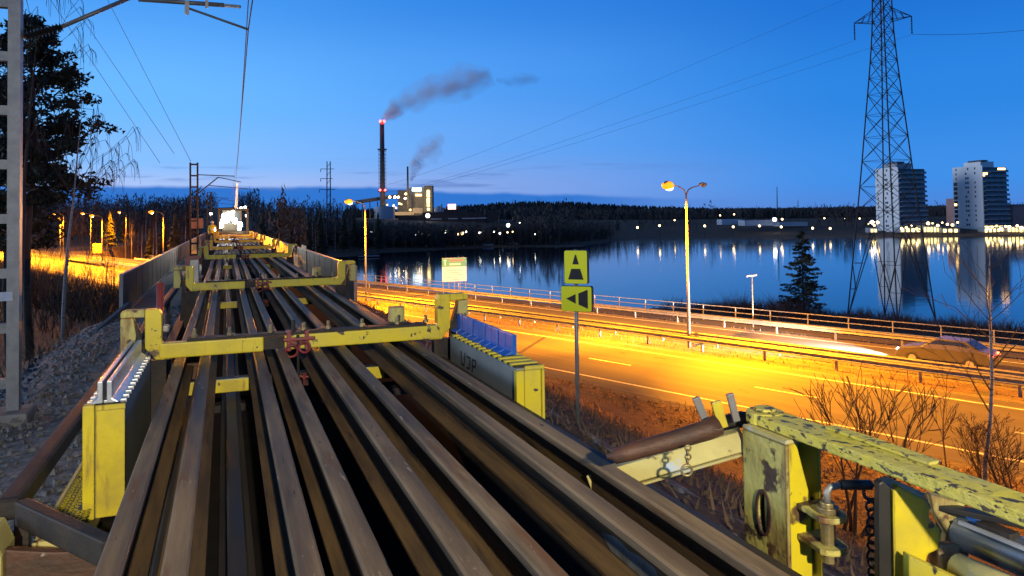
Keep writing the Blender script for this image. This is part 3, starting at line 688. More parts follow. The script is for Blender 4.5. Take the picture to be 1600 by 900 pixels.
# box with the white ribbed profile on the left, box with blue plates on the right
def side_box(xa, xb, label, blue):
    ya, yb = 4.66, 6.28; zt_, zb = 12.0, 11.38; s = 1 if blue else -1
    root = thing('side_box', label, 'box', ((xa + xb) / 2, (ya + yb) / 2, zb))
    m = MB(); m.box(xa + .012, ya + .03, zb, xb - .012, yb, zt_ - .02); m.build('side_panels', m_boxgrey, root, bevel=.006)
    m = MB(); m.box(xa + .062, ya + .012, zb, xb - .004, ya + .028, zt_ - .012)
    m.box(xa + .062, ya, zt_ - .03, xb, ya + .011, zt_)
    if blue: m.box(xb - .022, ya - .006, zb, xb, ya + .01, zt_ - .031)
    m.build('end_plate', m_yelw2 if blue else m_yel, root)
    m = MB(); m.box(xa, ya - .012, zb, xa + .058, ya + .06, zt_ + .004) if not blue else m.box(xa, ya + .001, zb, xa + .058, ya + .05, zt_ - .031)
    m.build('corner_post', m_yelw2 if blue else m_yel, root, bevel=.006)
    # ribbed top
    m = MB(); y = ya + .1
    while y < yb - .06: m.box(xa + .004, y, zt_ - .019, xb - .004, y + .045, zt_ + .004); y += .115
    m.build('ribs', m_yelw2 if blue else m_alu, root, bevel=.004)
    m = MB(); m.box(xa + .01, ya + .06, zt_ - .0195, xb - .01, yb, zt_ - .008); m.build('rib_bed', m_black, root)
    if blue:
        y = ya + .38; proto = None
        for k in range(9):
            m = MB(); w_ = .145
            m.prism([Vector((xa + .05, y, zt_ + .005)), Vector((xa + .155, y, zt_ + .005)), Vector((xa + .155, y, zt_ + .15)), Vector((xa + .118, y, zt_ + .155)), Vector((xa + .112, y, zt_ + .03))], (0, w_ - .012, 0))
            m.build('blue_plate', m_blue, root, bevel=.006)
            m = MB(); m.box(xa + .112, y + .01, zt_ + .0051, xa + .15, y + .03, zt_ + .16); y += w_ + (.02 if k % 2 else .0)
            m.bm.free()
    else:
        for k, (o1, o2) in enumerate(((.066, .096), (.112, .142))):
            X0, X1 = xa + o1, xa + o2; out_ = -1 if k == 0 else 1
            m = MB(); mid_ = (X0 + X1) / 2
            pts = [(mid_ - .013, .125), (mid_ + .013, .125), (mid_ + .013, .03), (mid_ + (.013 if k == 0 else .05), .005), (mid_ - (.05 if k == 0 else .013), .005), (mid_ - .013, .03)]
            m.prism([Vector((x, ya + .02, zt_ + z)) for x, z in pts], (0, yb - ya - .06, 0)); m.build('top_profile', m_alu, root, bevel=.004)
    return root
side_box(-.735, -.525, 'yellow ended box with white ribbed metal top on the left wagon side', False)
side_box(1.83, 2.035, 'grey box with row of blue plates on top, right wagon side', True)
# faint hand painted marks on the right box
m = MB()
def stroke(pts, w_):
    for p, q in zip(pts, pts[1:]): m.bar((1.8395, p[0], p[1]), (1.8395, q[0], q[1]), w_, .003, up=(1, 0, 0))
stroke([(5.95, 11.90), (5.93, 11.80), (5.86, 11.79), (5.84, 11.90)], .014); stroke([(5.79, 11.88), (5.70, 11.88), (5.72, 11.79), (5.79, 11.79)], .014); stroke([(5.65, 11.78), (5.64, 11.88), (5.56, 11.88), (5.57, 11.83), (5.64, 11.83)], .014)
tag(m.build('painted_mark', m_dark), 'dark hand painted mark on the side of the grey box', 'mark')

# dark side rail at the left, with its brace, bracket and step grating
root = thing('side_rail', 'dark tubular side rail along the left wagon edge with rusty end brace', 'side rail', (-.92, 4.0, 11.36))
m = MB(); m.bar((-.92, 3.95, 11.72), (-.92, 30, 11.72), .10, .10); m.build('rail_bar', m_dark, root, bevel=.03, seg=3)
m = MB(); m.bar((-.86, 3.93, 11.715), (-.42, 3.28, 11.72), .06, .11); m.build('end_brace', m_dark, root, bevel=.01)
m = MB()
m.bm.free()
for y in (4.2, 9.0, 14.0, 19.0, 24.0, 29.0): m = MB(); m.box(-.95, y, 11.0, -.89, y + .06, 11.665); m.build('support', m_dark, root)
root = thing('corner_bracket', 'pale yellow rusty corner bracket at the bottom left edge', 'bracket', (-1.0, 3.0, 11.2))
m = MB(); m.prism([Vector((-1.3, 3.68, 11.0)), Vector((-.875, 3.68, 11.0)), Vector((-.875, 3.68, 11.62)), Vector((-.91, 3.68, 11.715)), Vector((-1.3, 3.68, 11.75))], (0, .22, 0)); m.build('bracket_plate', m_yelwhite, root, bevel=.015)
m = MB(); m.prism([Vector((-.87, 3.70, 11.0)), Vector((-.87, 3.70, 11.64)), Vector((-.70, 3.70, 11.60)), Vector((-.42, 3.70, 11.56)), Vector((-.42, 3.70, 11.0))], (0, .05, 0)); m.build('web_plate', m_rust, root, bevel=.008)
m = MB(); m.box(-1.25, 3.35, 11.0, -.55, 3.675, 11.44); m.build('foot', m_yelw2, root, bevel=.02)
root = thing('step_grating', 'yellow expanded metal step beside the left box post', 'grating', (-.78, 4.3, 11.3))
m = MB()
for i in range(26):
    y = 4.22 + i * .045; K = 8 if y < 4.6 else 5
    pts = [Vector((-.84 + k * .0215, y + (.014 if k % 2 else -.014), 11.46)) for k in range(K)]
    for p, q in zip(pts, pts[1:]): m.bar(p, q, .012, .008)
m.build('mesh', m_yelw2, root)
m = MB(); m.bar((-.855, 4.15, 11.46), (-.855, 5.5, 11.46), .02, .05); m.bar((-.865, 4.17, 11.46), (-.67, 4.17, 11.46), .02, .05); m.build('frame', m_yelwhite, root)

# red and white end lamp posts on the left of the load
root = thing('red_pole', 'short red pole with white fitting beside the nearest yellow frame', 'pole', (-.33 - .15, 6.95, 11.36))
m = MB(); m.tube((-.52, 6.95, 11.36), (-.52, 6.95, 12.50), .030, n=10); m.build('pole', m_redpole, root, smooth=True)
m = MB(); m.box(-.61, 6.9, 12.08, -.45, 7.0, 12.14); m.build('fitting', m_galv, root, bevel=.015)
m = MB(); m.box(-.44, 7.05, 11.5, -.2, 7.2, 11.85); m.build('bracket', m_rust, root, bevel=.01)
root = thing('end_board', 'white board with red frame beside the second yellow frame', 'board', (-.55, 14.4, 11.36))
m = MB(); m.box(-.60, 14.4, 11.5, -.45, 14.46, 12.35); m.build('panel', m_galv, root, bevel=.01)
m = MB(); m.box(-.67, 14.405, 11.37, -.605, 14.47, 12.42); m.box(-.605, 14.405, 12.355, -.43, 14.47, 12.42); m.build('frame', m_redpole, root)

# ---------------------------------------------------------------- yellow frame at the near right
root = thing('swing_arm_frame', 'chipped yellow post and long swing arm at the lower right', 'frame', (2.08, 2.4, 11.36))
ya, yb = 2.27, 2.52; xl, xr = 1.99, 2.19; zt_ = 12.12
hole = [Vector((xl, 2.40 + math.cos(k * math.pi / 8) * .034, 11.82 + math.sin(k * math.pi / 8) * .08)) for k in range(16)]
m = MB(); m.prism([Vector((xl, ya, 11.1)), Vector((xl, yb, 11.1)), Vector((xl, yb, zt_)), Vector((xl, ya, zt_))], (.016, 0, 0), [hole]); m.build('left_plate', m_yelworn, root)
m = MB(); m.prism([Vector((xl + .0, 2.40 + math.cos(k * math.pi / 8) * .046, 11.82 + math.sin(k * math.pi / 8) * .093)) for k in range(16)], (-.006, 0, 0), [[p + Vector((0, (p.y - 2.40) * .02, 0)) for p in hole]]); m.build('hole_rim', m_rust, root)
m = MB(); m.prism([Vector((xl + .017, ya, 11.1)), Vector((xl + .118, ya, 11.1)), Vector((xl + .118, ya, 11.90)), Vector((xl + .055, ya, zt_ + .0)), Vector((xl + .017, ya, zt_))], (0, .016, 0)); m.build('front_gusset', m_yel, root, bevel=.004)
m = MB(); m.box(xl + .06, ya + .02, 11.4, xl + .07, 2.395, zt_ - .03); m.box(xl + .035, 2.4175, 11.5, xl + .045, yb - .002, zt_ - .03); m.build('hole_shade_panels', m_black, root)  # black panels added behind the hole, standing in for the shade inside
m = MB(); m.box(xl + .017, 2.40, 11.1, xr - .012, 2.416, zt_ - .01); m.build('web', m_yelworn, root)
m = MB(); m.box(xr - .012, 2.30, 11.1, xr, yb, zt_ - .01); m.build('right_plate', m_yelw2, root)
m = MB(); m.box(xl, ya, zt_ + .001, xl + .10, yb, zt_ + .018); m.build('cap_plate', m_yelwhite, root, bevel=.004)
# hinge and arm
m = MB(); m.tube((2.09, 2.50, zt_ + .02), (2.09, 2.50, zt_ + .068), .075, n=24); m.tube((2.09, 2.50, zt_ + .068), (2.09, 2.50, zt_ + .082), .045, n=20); m.build('hinge_boss', m_yelchip, root, bevel=.004)
za, zb = zt_ + .022, zt_ + .064
m = MB(); m.prism([Vector((2.02, -1.2, za)), Vector((2.16, -1.2, za)), Vector((2.16, 2.44, za)), Vector((2.135, 2.53, za)), Vector((2.05, 2.55, za)), Vector((2.02, 2.46, za))], (0, 0, zb - za)); arm = m.build('swing_arm', m_yelchip, root, bevel=.006)
m = MB(); m.prism([Vector((2.11, 1.75, zb + .001)), Vector((2.165, 1.75, zb + .001)), Vector((2.175, 2.02, zb + .001)), Vector((2.165, 2.2, zb + .001)), Vector((2.12, 2.2, zb + .001))], (0, 0, .012)); m.build('patch_plate', m_yelchip, arm, bevel=.003)
# clevis
cl = None
for z in (11.875, 11.760):
    pts = [Vector((xl + .045, ya - .001, z)), Vector((xl + .045, ya - .05, z))] + [Vector((2.078 + math.sin(t_) * .068, 2.155 - math.cos(t_) * .065, z)) for t_ in [-1.2 + k * .35 for k in range(9)]] + [Vector((2.15, ya - .001, z))]
    m = MB(); m.prism(pts, (0, 0, .022)); m.build('lug', m_yelworn, root, bevel=.005)
m = MB(); m.tube((2.078, 2.155, 11.715), (2.078, 2.155, 11.935), .026, n=16); m.tube((2.078, 2.155, 11.898), (2.078, 2.155, 11.920), .04, n=20); pin = m.build('pin', m_brass, root, smooth=False, bevel=.003)
m = MB(); m.path([(2.078, 2.155, 11.935), (2.078, 2.155, 11.970), (2.088, 2.15, 11.988), (2.125, 2.14, 11.995)], .013, n=8); m.build('bent_handle', m_galv, pin, smooth=True)
m = MB(); m.tube((2.13, 2.139, 11.995), (2.24, 2.105, 11.990), .018, n=10); m.ring((2.235, 2.10, 11.965), .028, .007, (.4, 1, 0)); m.build('locking_rod', m_black, pin, smooth=True)
m = MB()
for k in range(18): m.ring((2.232 + .004 * math.sin(k * 1.7), 2.10 + .003 * math.cos(k * 2.3), 11.915 - k * .030), .0185, .005, (1, .15, 0) if k % 2 else (.15, 1, 0), n=10, m=5)
m.build('chain', m_black, pin, smooth=True)
# tilted bearer with the rusty ram, prongs and ring
root = thing('bearer_arm', 'rusty ram lying on a pale yellow bearer beside the yellow post', 'bearer', (1.75, 2.6, 11.7))
m = MB(); m.bar(W(925, 753, 3.34), W(1160, 686, 3.10), .09, .085); m.bar(W(925, 775, 3.33), W(1160, 706, 3.09), .11, .012); m.build('bearer', m_yelwhite, root, bevel=.008)
m = MB(); m.path([W(948, 713, 2.98), W(955, 713, 2.98), W(960, 713, 2.98), W(985, 706, 2.99), W(1050, 688, 3.02), W(1105, 672, 3.05), W(1122, 664, 3.06), W(1124, 663, 3.06)], [.010, .014, .030, .035, .037, .041, .043, .028], n=14); m.build('ram', m_rust, root, smooth=True)
m = MB(); m.path([W(1115, 664, 3.2), W(1160, 655, 3.2), W(1200, 660, 3.2)], [.03, .035, .03], n=10); m.build('hose', m_black, root, smooth=True)
for (a0, b0), (a1, b1), mt_, w_ in (((1105, 664), (1087, 621), m_galvd, .032), ((1130, 668), (1118, 627), m_yel, .042), ((1151, 658), (1140, 615), m_galvd, .03)):
    m = MB(); m.bar(W(a0, b0, 3.12), W(a1, b1, 3.12), w_, .02, up=-FW); m.build('prong', mt_, root, bevel=.003)
m = MB(); m.ring(W(1073, 735, 2.93), .021, .0055, FW, n=20, m=8)
for k in range(4): m.ring(W(1074 + k % 2, 721 - k * 7, 2.935), .011, .004, FW if k % 2 else RT, n=10, m=5)
m.build('ring_chain', m_brass, root, smooth=True)

# torn yellow post with wood and cylinder
root = thing('torn_post', 'bright yellow post with torn wavy edge under the swing arm', 'post', (2.12, 1.75, 11.2))
Zp = 2.43
def WP(pts, Z): return [W(x + 8, y + 4, Z) for x, y in pts]
m = MB(); m.prism(WP([(1390, 905), (1388, 800), (1388, 762), (1400, 757), (1425, 770), (1440, 776), (1446, 790), (1445, 806), (1456, 817), (1463, 826), (1461, 855), (1443, 864), (1441, 876), (1430, 884), (1440, 905)], Zp), FW * .05); m.build('front_plate', m_yel, root, bevel=.012, seg=3)
m = MB(); m.prism(WP([(1366, 905), (1365, 752), (1371, 748), (1384, 758), (1386, 905)], Zp + .003), FW * .035); m.build('side_plate', m_black, root, bevel=.006)
m = MB(); m.prism([W(1372, 747, 2.5), W(1384, 744, 2.55), W(1448, 772, 2.52), W(1440, 776, 2.45), W(1395, 762, 2.44)], Vector((0, 0, -.01))); m.build('top_edge', m_yelwhite, root)
m = MB(); m.prism(WP([(1446, 768), (1500, 782), (1497, 850), (1466, 860), (1470, 830), (1452, 800)], 2.6), FW * .03); m.build('back_plate', m_yelworn, root)
m = MB(); m.prism([W(1420, 868, 2.36), W(1560, 935, 2.18), W(1560, 985, 2.18), W(1420, 985, 2.36)], FW * .04); m.build('lower_channel', m_yelw2, root, bevel=.006)
root = thing('wood_block', 'small weathered wooden block wedged by the torn yellow post', 'wood block', W(1478, 890, 2.42))
c = W(1478, 872, 2.45); m = MB(); m.bar(c - UP * .05 - FW * .01, c + UP * .045 + FW * .02, .075, .08, up=-FW); m.build('block', m_wood, root, bevel=.014, seg=3)
root = thing('log_roller', 'pale rounded timber roller at the bottom right corner', 'roller', W(1530, 905, 2.3))
m = MB(); m.path([W(1492, 893, 2.36), W(1498, 890, 2.36), W(1570, 925, 2.2), W(1640, 960, 2.05)], [.03, .05, .055, .055], n=16); m.build('roller', m_yelwhite, root, smooth=True)
root = thing('hydraulic_cylinder', 'blue grey metal cylinder under the swing arm at right edge', 'cylinder', (2.4, 1.0, 11.8))
A0, A1 = W(1497, 828, 2.62), None
m = MB(); p0_ = A0; dirv = Vector((0, -1, 0)); m.path([p0_, p0_ + dirv * .02, p0_ + dirv * 2.6], [.05, .062, .062], n=24); m.build('barrel', m_chrome, root, smooth=True)
m = MB(); m.bar(p0_ + Vector((-.055, -.05, .055)), p0_ + Vector((-.055, -2.6, .055)), .012, .012); m.build('guide_rib', m_alu, root)
m = MB(); m.bar(p0_ + Vector((-.02, -.10, .065)), p0_ + Vector((-.02, -.22, .066)), .05, .02); m.build('port', m_dark, root, bevel=.004)
m = MB()
for k in range(22): m.box(p0_.x + .045, p0_.y - .3 - k * .06, p0_.z + .05, p0_.x + .07, p0_.y - .3 - k * .06 + .03, p0_.z + .085)
m.build('rack_teeth', m_black, root)
m = MB(); m.box(p0_.x - .05, p0_.y + .001, p0_.z - .45, p0_.x + .05, p0_.y + .05, p0_.z + .04); m.bar(p0_ + Vector((-.1, .1, .085)), p0_ + Vector((.1, -.3, .09)), .05, .02); m.build('mount', m_black, root, bevel=.004)
m = MB(); m.bar(p0_ + Vector((0, -.0, -.3)), p0_ + Vector((0, -2.5, -.34)), .08, .1); m.build('base_rail', m_dark, root)
# ---------------------------------------------------------------- rail bridge
root = thing('rail_bridge', 'rail bridge deck carrying the train over the road', 'bridge', (TC, 88, 9.0))
m = MB(); m.box(TC - 4.2, 29, 9.05, TC + 4.2, 150, 9.86); m.build('deck', m_conc, root)
m = MB()
for s in (-1, 1): m.box(TC + s * 2.6 - .35, 29.2, 8.1, TC + s * 2.6 + .35, 149.8, 9.048)
m.build('girders', m_conc, root)
for y in (60, 104, 138):
    m = MB(); m.box(TC - 3.2, y - .6, 4.0, TC + 3.2, y + .6, 8.098); m.build('pier', m_conc, root, bevel=.1)
for y0 in (28.2, 150):
    m = MB(); m.box(TC - 4.6, y0 - .4 if y0 < 50 else y0 + .01, 4.2, TC + 4.6, y0 + .79 if y0 < 50 else y0 + 1.2, 9.04); m.build('abutment', m_conc, root)
for s, lb in ((-1, 'long steel plate parapet on the left side of the bridge'), (1, 'long steel plate parapet on the right, lake side of the bridge')):
    X = TC + s * 4.05; root = thing('bridge_parapet', lb, 'parapet', (X, 90, 9.86))
    m = MB(); m.box(X - .02, 29.0, 9.92, X + .02, 150, 11.22); m.build('steel_plate', m_parap, root)
    m = MB(); m.box(X - .07, 29.0, 11.221, X + .07, 150, 11.27); m.box(X - .06, 28.93, 9.87, X + .06, 28.998, 11.22); m.box(X - s * .03 - .09, 29.0, 9.862, X - s * .03 + .09, 150, 9.919); m.build('cap_rail', m_galv, root)
    m = MB(); y = 31.0
    while y < 150: m.box(X + s * .021, y, 9.93, X + s * .08, y + .06, 11.21); m.box(X - s * .022 - .008, y, 9.93, X - s * .022 + .008, y + .03, 11.21); y += 2.4
    m.build('stiffeners', m_parap, root)
    if s < 0:
        m = MB(); m.bar((X + .25, 29.0, 10.2), (X - .9, 24.0, 9.2), .12, .18); m.build('edge_kerb', m_galv, root)
    else:
        for k, y in enumerate((47.0, 36.0)):
            if k == 0: m = MB(); m.box(X - .06, y, 9.95, X - .028, y + 3.0, 11.5); m.build('rust_panel', m_rust, root)

# ---------------------------------------------------------------- catenary masts and wires
def lattice_mast(x, y, z0, z1, w, label, pl_=.13, detail=True, group=None):
    root = thing('catenary_mast', label, 'mast', (x, y, z0))
    m = MB()
    for s in (-1, 1): m.box(x + s * w / 2 - pl_ / 2, y - .09, z0, x + s * w / 2 + pl_ / 2, y + .09, z1)
    m.build('mast_legs', m_galv, root)
    m = MB(); z = z0 + .35
    while z < z1 - .1: m.box(x - w / 2 + pl_ / 2 + .001, y - .07, z, x + w / 2 - pl_ / 2 - .001, y + .07, z + .15); z += .86
    m.build('battens', m_galv, root)
    m = MB(); m.box(x - w / 2 - .25, y - .35, z0 - .7, x + w / 2 + .25, y + .35, z0 - .003); m.build('foundation', m_conc, root, bevel=.04)
    return root
# nearest mast: right leg seen at px ~18, base at px 640
b0 = W(18, 640, 11.6); MX, MY = b0.x - .28, b0.y
root = lattice_mast(MX, MY, b0.z, 20.5, .62, 'near galvanised ladder mast at the left frame edge', pl_=.17)
m = MB(); q = W(8, 464, 11.45); m.box(q.x - .12, MY - .115, q.z - .07, q.x + .08, MY - .105, q.z + .07); m.build('number_plate', m_alu, root)
YM = MY
A = W(40, 58, 12.0); Bp = W(96, 42, 12.2); Cp = W(200, -2, 12.8); D_ = W(350, 8, 13.4); E2 = W(216, -1, 12.9); F_ = W(292, 12, 13.1); H_ = W(388, 46, 13.5)
arm = thing('cantilever_arm', 'registration arm with ribbed insulator reaching over the track', 'catenary arm', A)
m = MB(); m.tube(Vector((MX + .3, MY, A.z - .05)), A, .03); m.tube(Bp, Cp, .035); m.tube(Cp, W(260, -24, 13.2), .035); m.tube(E2, D_, .04); m.tube(F_, H_, .022); m.build('arm_tubes', m_galvd, arm, smooth=True)
m = MB(); m.path([A.lerp(Bp, k / 20) for k in range(21)], [.03 if k % 2 else .085 for k in range(21)], n=10); m.build('insulator', m_black, arm)
for a_, b_, w_ in ((W(292, 2, 13.1), W(292, 22, 13.1), .07), (W(323, 0, 13.1), W(323, 12, 13.1), .05), (D_ - RT * .05, D_ + RT * .3 - UP * .03, .05)): m = MB(); m.bar(a_, b_, w_, w_); m.build('clamp', m_galv, arm)
def mast2(px, ytop, yb, Z, label, armlen):
    t_ = W(px, ytop, Z); zb = 9.9
    root = thing('catenary_mast', label, 'mast', (t_.x, t_.y, zb)); x, y = t_.x, t_.y
    m = MB()
    for s in (-1, 1):
        m.box(x + s * .28 - .07, y - .1, zb, x + s * .28 + .07, y + .1, t_.z)
    z = zb + .4
    while z < t_.z: m.box(x - .209, y - .08, z, x + .209, y + .08, z + .13); z += .95
    m.build('mast_legs', m_dark, root)
    m = MB(); ax = TC + .6
    m.tube((x + .3, y, zb + 5.6), (x + 1.9, y, zb + 7.0), .05); m.tube((x + 1.9, y, zb + 7.0), (ax, y, zb + 6.6), .035); m.tube((x + .3, y, zb + 7.2), (x + armlen, y, zb + 7.1), .04); m.tube((x + 1.2, y, zb + 6.3), (ax + .6, y, zb + 6.0), .03)
    m.build('cantilever', m_dark, root)
    return root
mast2(303, 254, 370, 62, 'dark lattice mast at the left bridge parapet with cantilever', 3.2)
mast2(327, 300, 372, 118, 'smaller catenary mast far behind the lattice mast', 3.0)
m_wire = nmat('dark_wire', (0.02, 0.02, 0.024), rough=.8)
def wire(name, label, pts, r, cat='wire', group=None):
    m = MB(); m.path(pts, r, n=5); return tag(m.build(name, m_wire), label, cat, group)
def span(p, q, sag, n=14): return [p.lerp(q, k / n) - Vector((0, 0, sag * 4 * (k / n) * (1 - k / n))) for k in range(n + 1)]
cw0 = H_; cwz = cw0.z
p1 = Vector((TC + .1, 62, 16.1)); p2 = Vector((TC, 118, 16.1))
wire('contact_wire', 'lower overhead wire running straight above the train', span(Vector((cw0.x + .2, -30, cwz)), cw0, .1) + span(cw0, p1, .05)[1:] + span(p1, p2, .05)[1:], .011)
ms0 = W(390, -30, 13.4); q1 = Vector((TC + .1, 62, 17.2)); q2 = Vector((TC, 118, 17.2))
wire('messenger_wire', 'upper overhead wire sagging towards the contact wire', span(ms0 + Vector((0, -35, .8)), ms0, .3) + span(ms0, q1, .75)[1:] + span(q1, q2, .8)[1:], .010)
for (a, b, Z0, Z1), lb in zip((((75, -6), (250, 255), 40, 300), ((105, -6), (272, 240), 42, 300), ((165, -6), (298, 252), 44, 300)),
                              ('left of the three thin power lines crossing the left sky', 'middle of the three thin power lines in the left sky', 'right of the three thin power lines in the left sky')):
    P_, Q_ = W(*a, Z0), W(*b, Z1); m = MB(); pts = [P_.lerp(Q_, (k / 16) ** 2) for k in range(17)]
    m.path(pts, [.013 + .07 * (k / 16) ** 2 for k in range(17)], n=5); tag(m.build('power_line', m_wire), lb, 'power line')

# ---------------------------------------------------------------- power pylon on the lake shore
def lattice_tower(base, levels, label, rot, name='power_pylon'):
    """levels: (height, half width)"""
    root = thing(name, label, 'pylon', base); B = Vector(base); m = MB(); n = MB()
    cs, sn = math.cos(rot), math.sin(rot)
    def corner(h, w_, k):
        x, y = ((-1, -1), (1, -1), (1, 1), (-1, 1))[k]; x *= w_; y *= w_
        return B + Vector((x * cs - y * sn, x * sn + y * cs, h))
    for k in range(4): m.path([corner(h, w_, k) for h, w_ in levels], .075, n=4)
    for (h0, w0), (h1, w1) in zip(levels, levels[1:]):
        for k in range(4):
            a, b = corner(h0, w0, k), corner(h0, w0, (k + 1) % 4); c_, d_ = corner(h1, w1, k), corner(h1, w1, (k + 1) % 4)
            if h0 == 0:
                mid_ = (c_ + d_) / 2; n.tube(a, mid_, .055, n=4); n.tube(b, mid_, .055, n=4)
                for tt in (.35, .65): n.tube(a.lerp(c_, tt), a.lerp(mid_, tt), .035, n=4); n.tube(b.lerp(d_, tt), b.lerp(mid_, tt), .035, n=4)
                for tt in (.35,): n.tube(a.lerp(mid_, tt), a.lerp(c_, .65), .035, n=4); n.tube(b.lerp(mid_, tt), b.lerp(d_, .65), .035, n=4)
            else:
                n.tube(a, d_, .036, n=4); n.tube(b, c_, .036, n=4)
            n.tube(c_, d_, .027, n=4)
    m.build('legs', m_wire, root); n.build('bracing', m_wire, root)
    return root, corner
pb = G(1392, 498, .8); PB = (pb.x, pb.y, .6); fx = (pb - Vector((0, 0, pb.z))).xy.normalized()
rotp = math.atan2(fx.y, fx.x) + R_(45) + R_(8)
lev = [(h_, w_ * .84) for h_, w_ in [(0, 3.9), (10.2, 2.95), (12.8, 2.7), (15.6, 2.45), (18.6, 2.18), (21.4, 1.95), (24.0, 1.73), (26.4, 1.52), (28.4, 1.35), (30.3, 1.2), (32.0, 1.08), (33.6, .98), (35.1, .92), (36.4, .88), (37.7, .86), (39.0, .84), (40.5, .8), (42.0, .75), (44.0, .5)]]
root, corner = lattice_tower(PB, lev, 'tall dark lattice power pylon standing on the lake shore', rotp)
armd = Vector((fx.y, -fx.x, 0))
top_ = Vector(PB)
for h, L_ in ((35.2, 3.0), (40.5, 3.4)):
    for s in (-1, 1):
        m = MB()
        tip = top_ + Vector((0, 0, h)) + armd * s * L_
        for o in (-.7, .7):
            fo = Vector((fx.x, fx.y, 0)) * o
            m.tube(top_ + Vector((0, 0, h - .25)) + fo + armd * s * .8, tip, .05, n=4); m.tube(top_ + Vector((0, 0, h + 1.3)) + fo + armd * s * .7, tip, .045, n=4)
            for tt in (.35, .65): m.tube((top_ + Vector((0, 0, h - .25)) + fo + armd * s * .8).lerp(tip, tt), (top_ + Vector((0, 0, h + 1.3)) + fo + armd * s * .7).lerp(tip, tt - .15), .03, n=4)
        m.tube(tip, tip - Vector((0, 0, .1)), .05)
        m.build('cross_arm', m_wire, root)
    for s in (-1, 1):
        tip = top_ + Vector((0, 0, h)) + armd * s * L_; m = MB(); m.path([tip - Vector((0, 0, .1 + k * .13)) for k in range(16)], [.03 if k % 2 else .1 for k in range(16)], n=8); m.build('insulator', m_black, root)
HP = W(513, 318, 600)
HPT = [W(503, 268, 600), W(503, 280, 600), W(522, 268, 600), W(500, 296, 600)]
con = [(35.2, -1, 'power line leaving the left end of the pylon cross arm', 0), (35.2, 1, 'power line leaving the right end of the pylon cross arm', 1), (40.5, -1, 'highest power line crossing the upper sky to the pylon', 2)]
for h, s, lb, k in con:
    P_ = top_ + Vector((0, 0, h - 2.1)) + armd * s * (3.0 if h < 38 else 3.4); Q_ = P_ + ray(452, 351).normalized() * 430
    m = MB(); N = 24; pts = []; rr = []
    for i in range(N + 1):
        u = (i / N) ** 1.6; pts.append(P_.lerp(Q_, u) - Vector((0, 0, 2.0 * 4 * u * (1 - u)))); rr.append(.011 + .055 * u)
    m.path(pts, rr, n=5); tag(m.build('power_line', m_wire), lb, 'power line')
P_ = top_ + Vector((0, 0, 33.1)) + armd * 3.0; Q_ = W(1700, 34, 80)
wire('power_line', 'power line with spacers running off the right edge from the pylon', span(P_, Q_, .5), .02, 'power line')
P_ = top_ + Vector((0, 0, 38.4)) + armd * 3.4
wire('power_line', 'power line at the very top right corner of the view', span(P_, W(1700, -60, 80), .5), .02, 'power line')
# distant two legged pylon
root = thing('power_pylon', 'distant two legged pylon left of the tall chimney', 'pylon', HP - Vector((0, 0, 20)))
m = MB(); m.tube(HP + RT * -1.4 - Vector((0, 0, 22)), W(511, 252, 600), .55, .4, n=5); m.tube(HP + RT * 1.6 - Vector((0, 0, 22)), W(516, 252, 600), .55, .4, n=5)
for y in (262, 275, 288, 300, 310): m.tube(W(510.5, y, 600), W(516.5, y - 8, 600), .22, n=4)
m.build('legs', m_wire, root)
m = MB()
for y, l, r_ in ((264, 501, 522), (279, 501, 520), (296, 499, 524)): m.tube(W(l, y, 600), W(r_, y, 600), .3, n=4)
for y, l in ((264, 501), (279, 501), (296, 499)): m.tube(W(l, y, 600), W(l, y + 5, 600), .3, n=4)
m.build('cross_arms', m_wire, root)
q = W(1214, 322, 520); root = thing('radio_mast', 'thin radio mast behind the sheds on the far shore', 'mast', (q.x, q.y, 6))
m = MB(); m.tube((q.x, q.y, 4), W(1214, 292, 520), .5, .22, n=5); m.build('mast', m_wire, root)

# ---------------------------------------------------------------- trackside sign
p = W(903, 672, 12.2); top_z = W(899, 390, 12.2)
root = thing('trackside_sign', 'post with yellow A sign above a yellow arrow sign', 'railway sign', p)
m = MB(); m.tube(p - Vector((0, 0, .5)), top_z, .034, n=12); m.build('post', m_galv, root, smooth=True)
face = Vector((-math.sin(R_(6)), -math.cos(R_(6)), 0)); face = (EYE - Vector((p.x, p.y, 13))).normalized()
face = (Matrix.Rotation(R_(-17), 3, 'Z') @ face).normalized(); right_ = Vector((-face.y, face.x, 0)).normalized()
def board(cx, cy, w_, h_, name):
    c = W(cx, cy, 12.2) + face * .05; up_ = Vector((0, 0, 1)); r_ = .05
    def rr(w2, h2, r2):
        o = []
        for sx, sy, a0 in ((1, 1, 0), (-1, 1, 90), (-1, -1, 180), (1, -1, 270)):
            for k in range(5):
                a = R_(a0 + k * 22.5); o.append(c + right_ * (sx * (w2 / 2 - r2) + r2 * math.cos(a)) + up_ * (sy * (h2 / 2 - r2) + r2 * math.sin(a)))
        return o
    m = MB(); m.prism(rr(w_, h_, .035), -face * .10); o = m.build(name, m_black, root)
    m = MB(); m.prism([q + face * .002 for q in rr(w_ - .012, h_ - .012, .03)], face * .004); m.build('sign_face', m_flecto, o)
    return c + face * .0065, o
def glyph(c, o, polys, w_, h_):
    m = MB()
    for pl_ in polys: m.prism([c + right_ * x * w_ + Vector((0, 0, 1)) * y * h_ for x, y in pl_], face * .003)
    m.build('symbol', m_black, o)
c, o = board(901, 417, .40, .555, 'letter_board')
glyph(c, o, [[(-.02, .37), (.02, .37), (.14, .08), (-.14, .08)], [(-.19, -.05), (.19, -.05), (.33, -.37), (-.33, -.37)]], .4, .555)
c, o = board(902, 466.5, .53, .42, 'arrow_board')
glyph(c, o, [[(-.33, 0), (-.02, .19), (-.02, -.19)], [(.07, .22), (.37, .37), (.37, -.37), (.07, -.22)]], .53, .42)

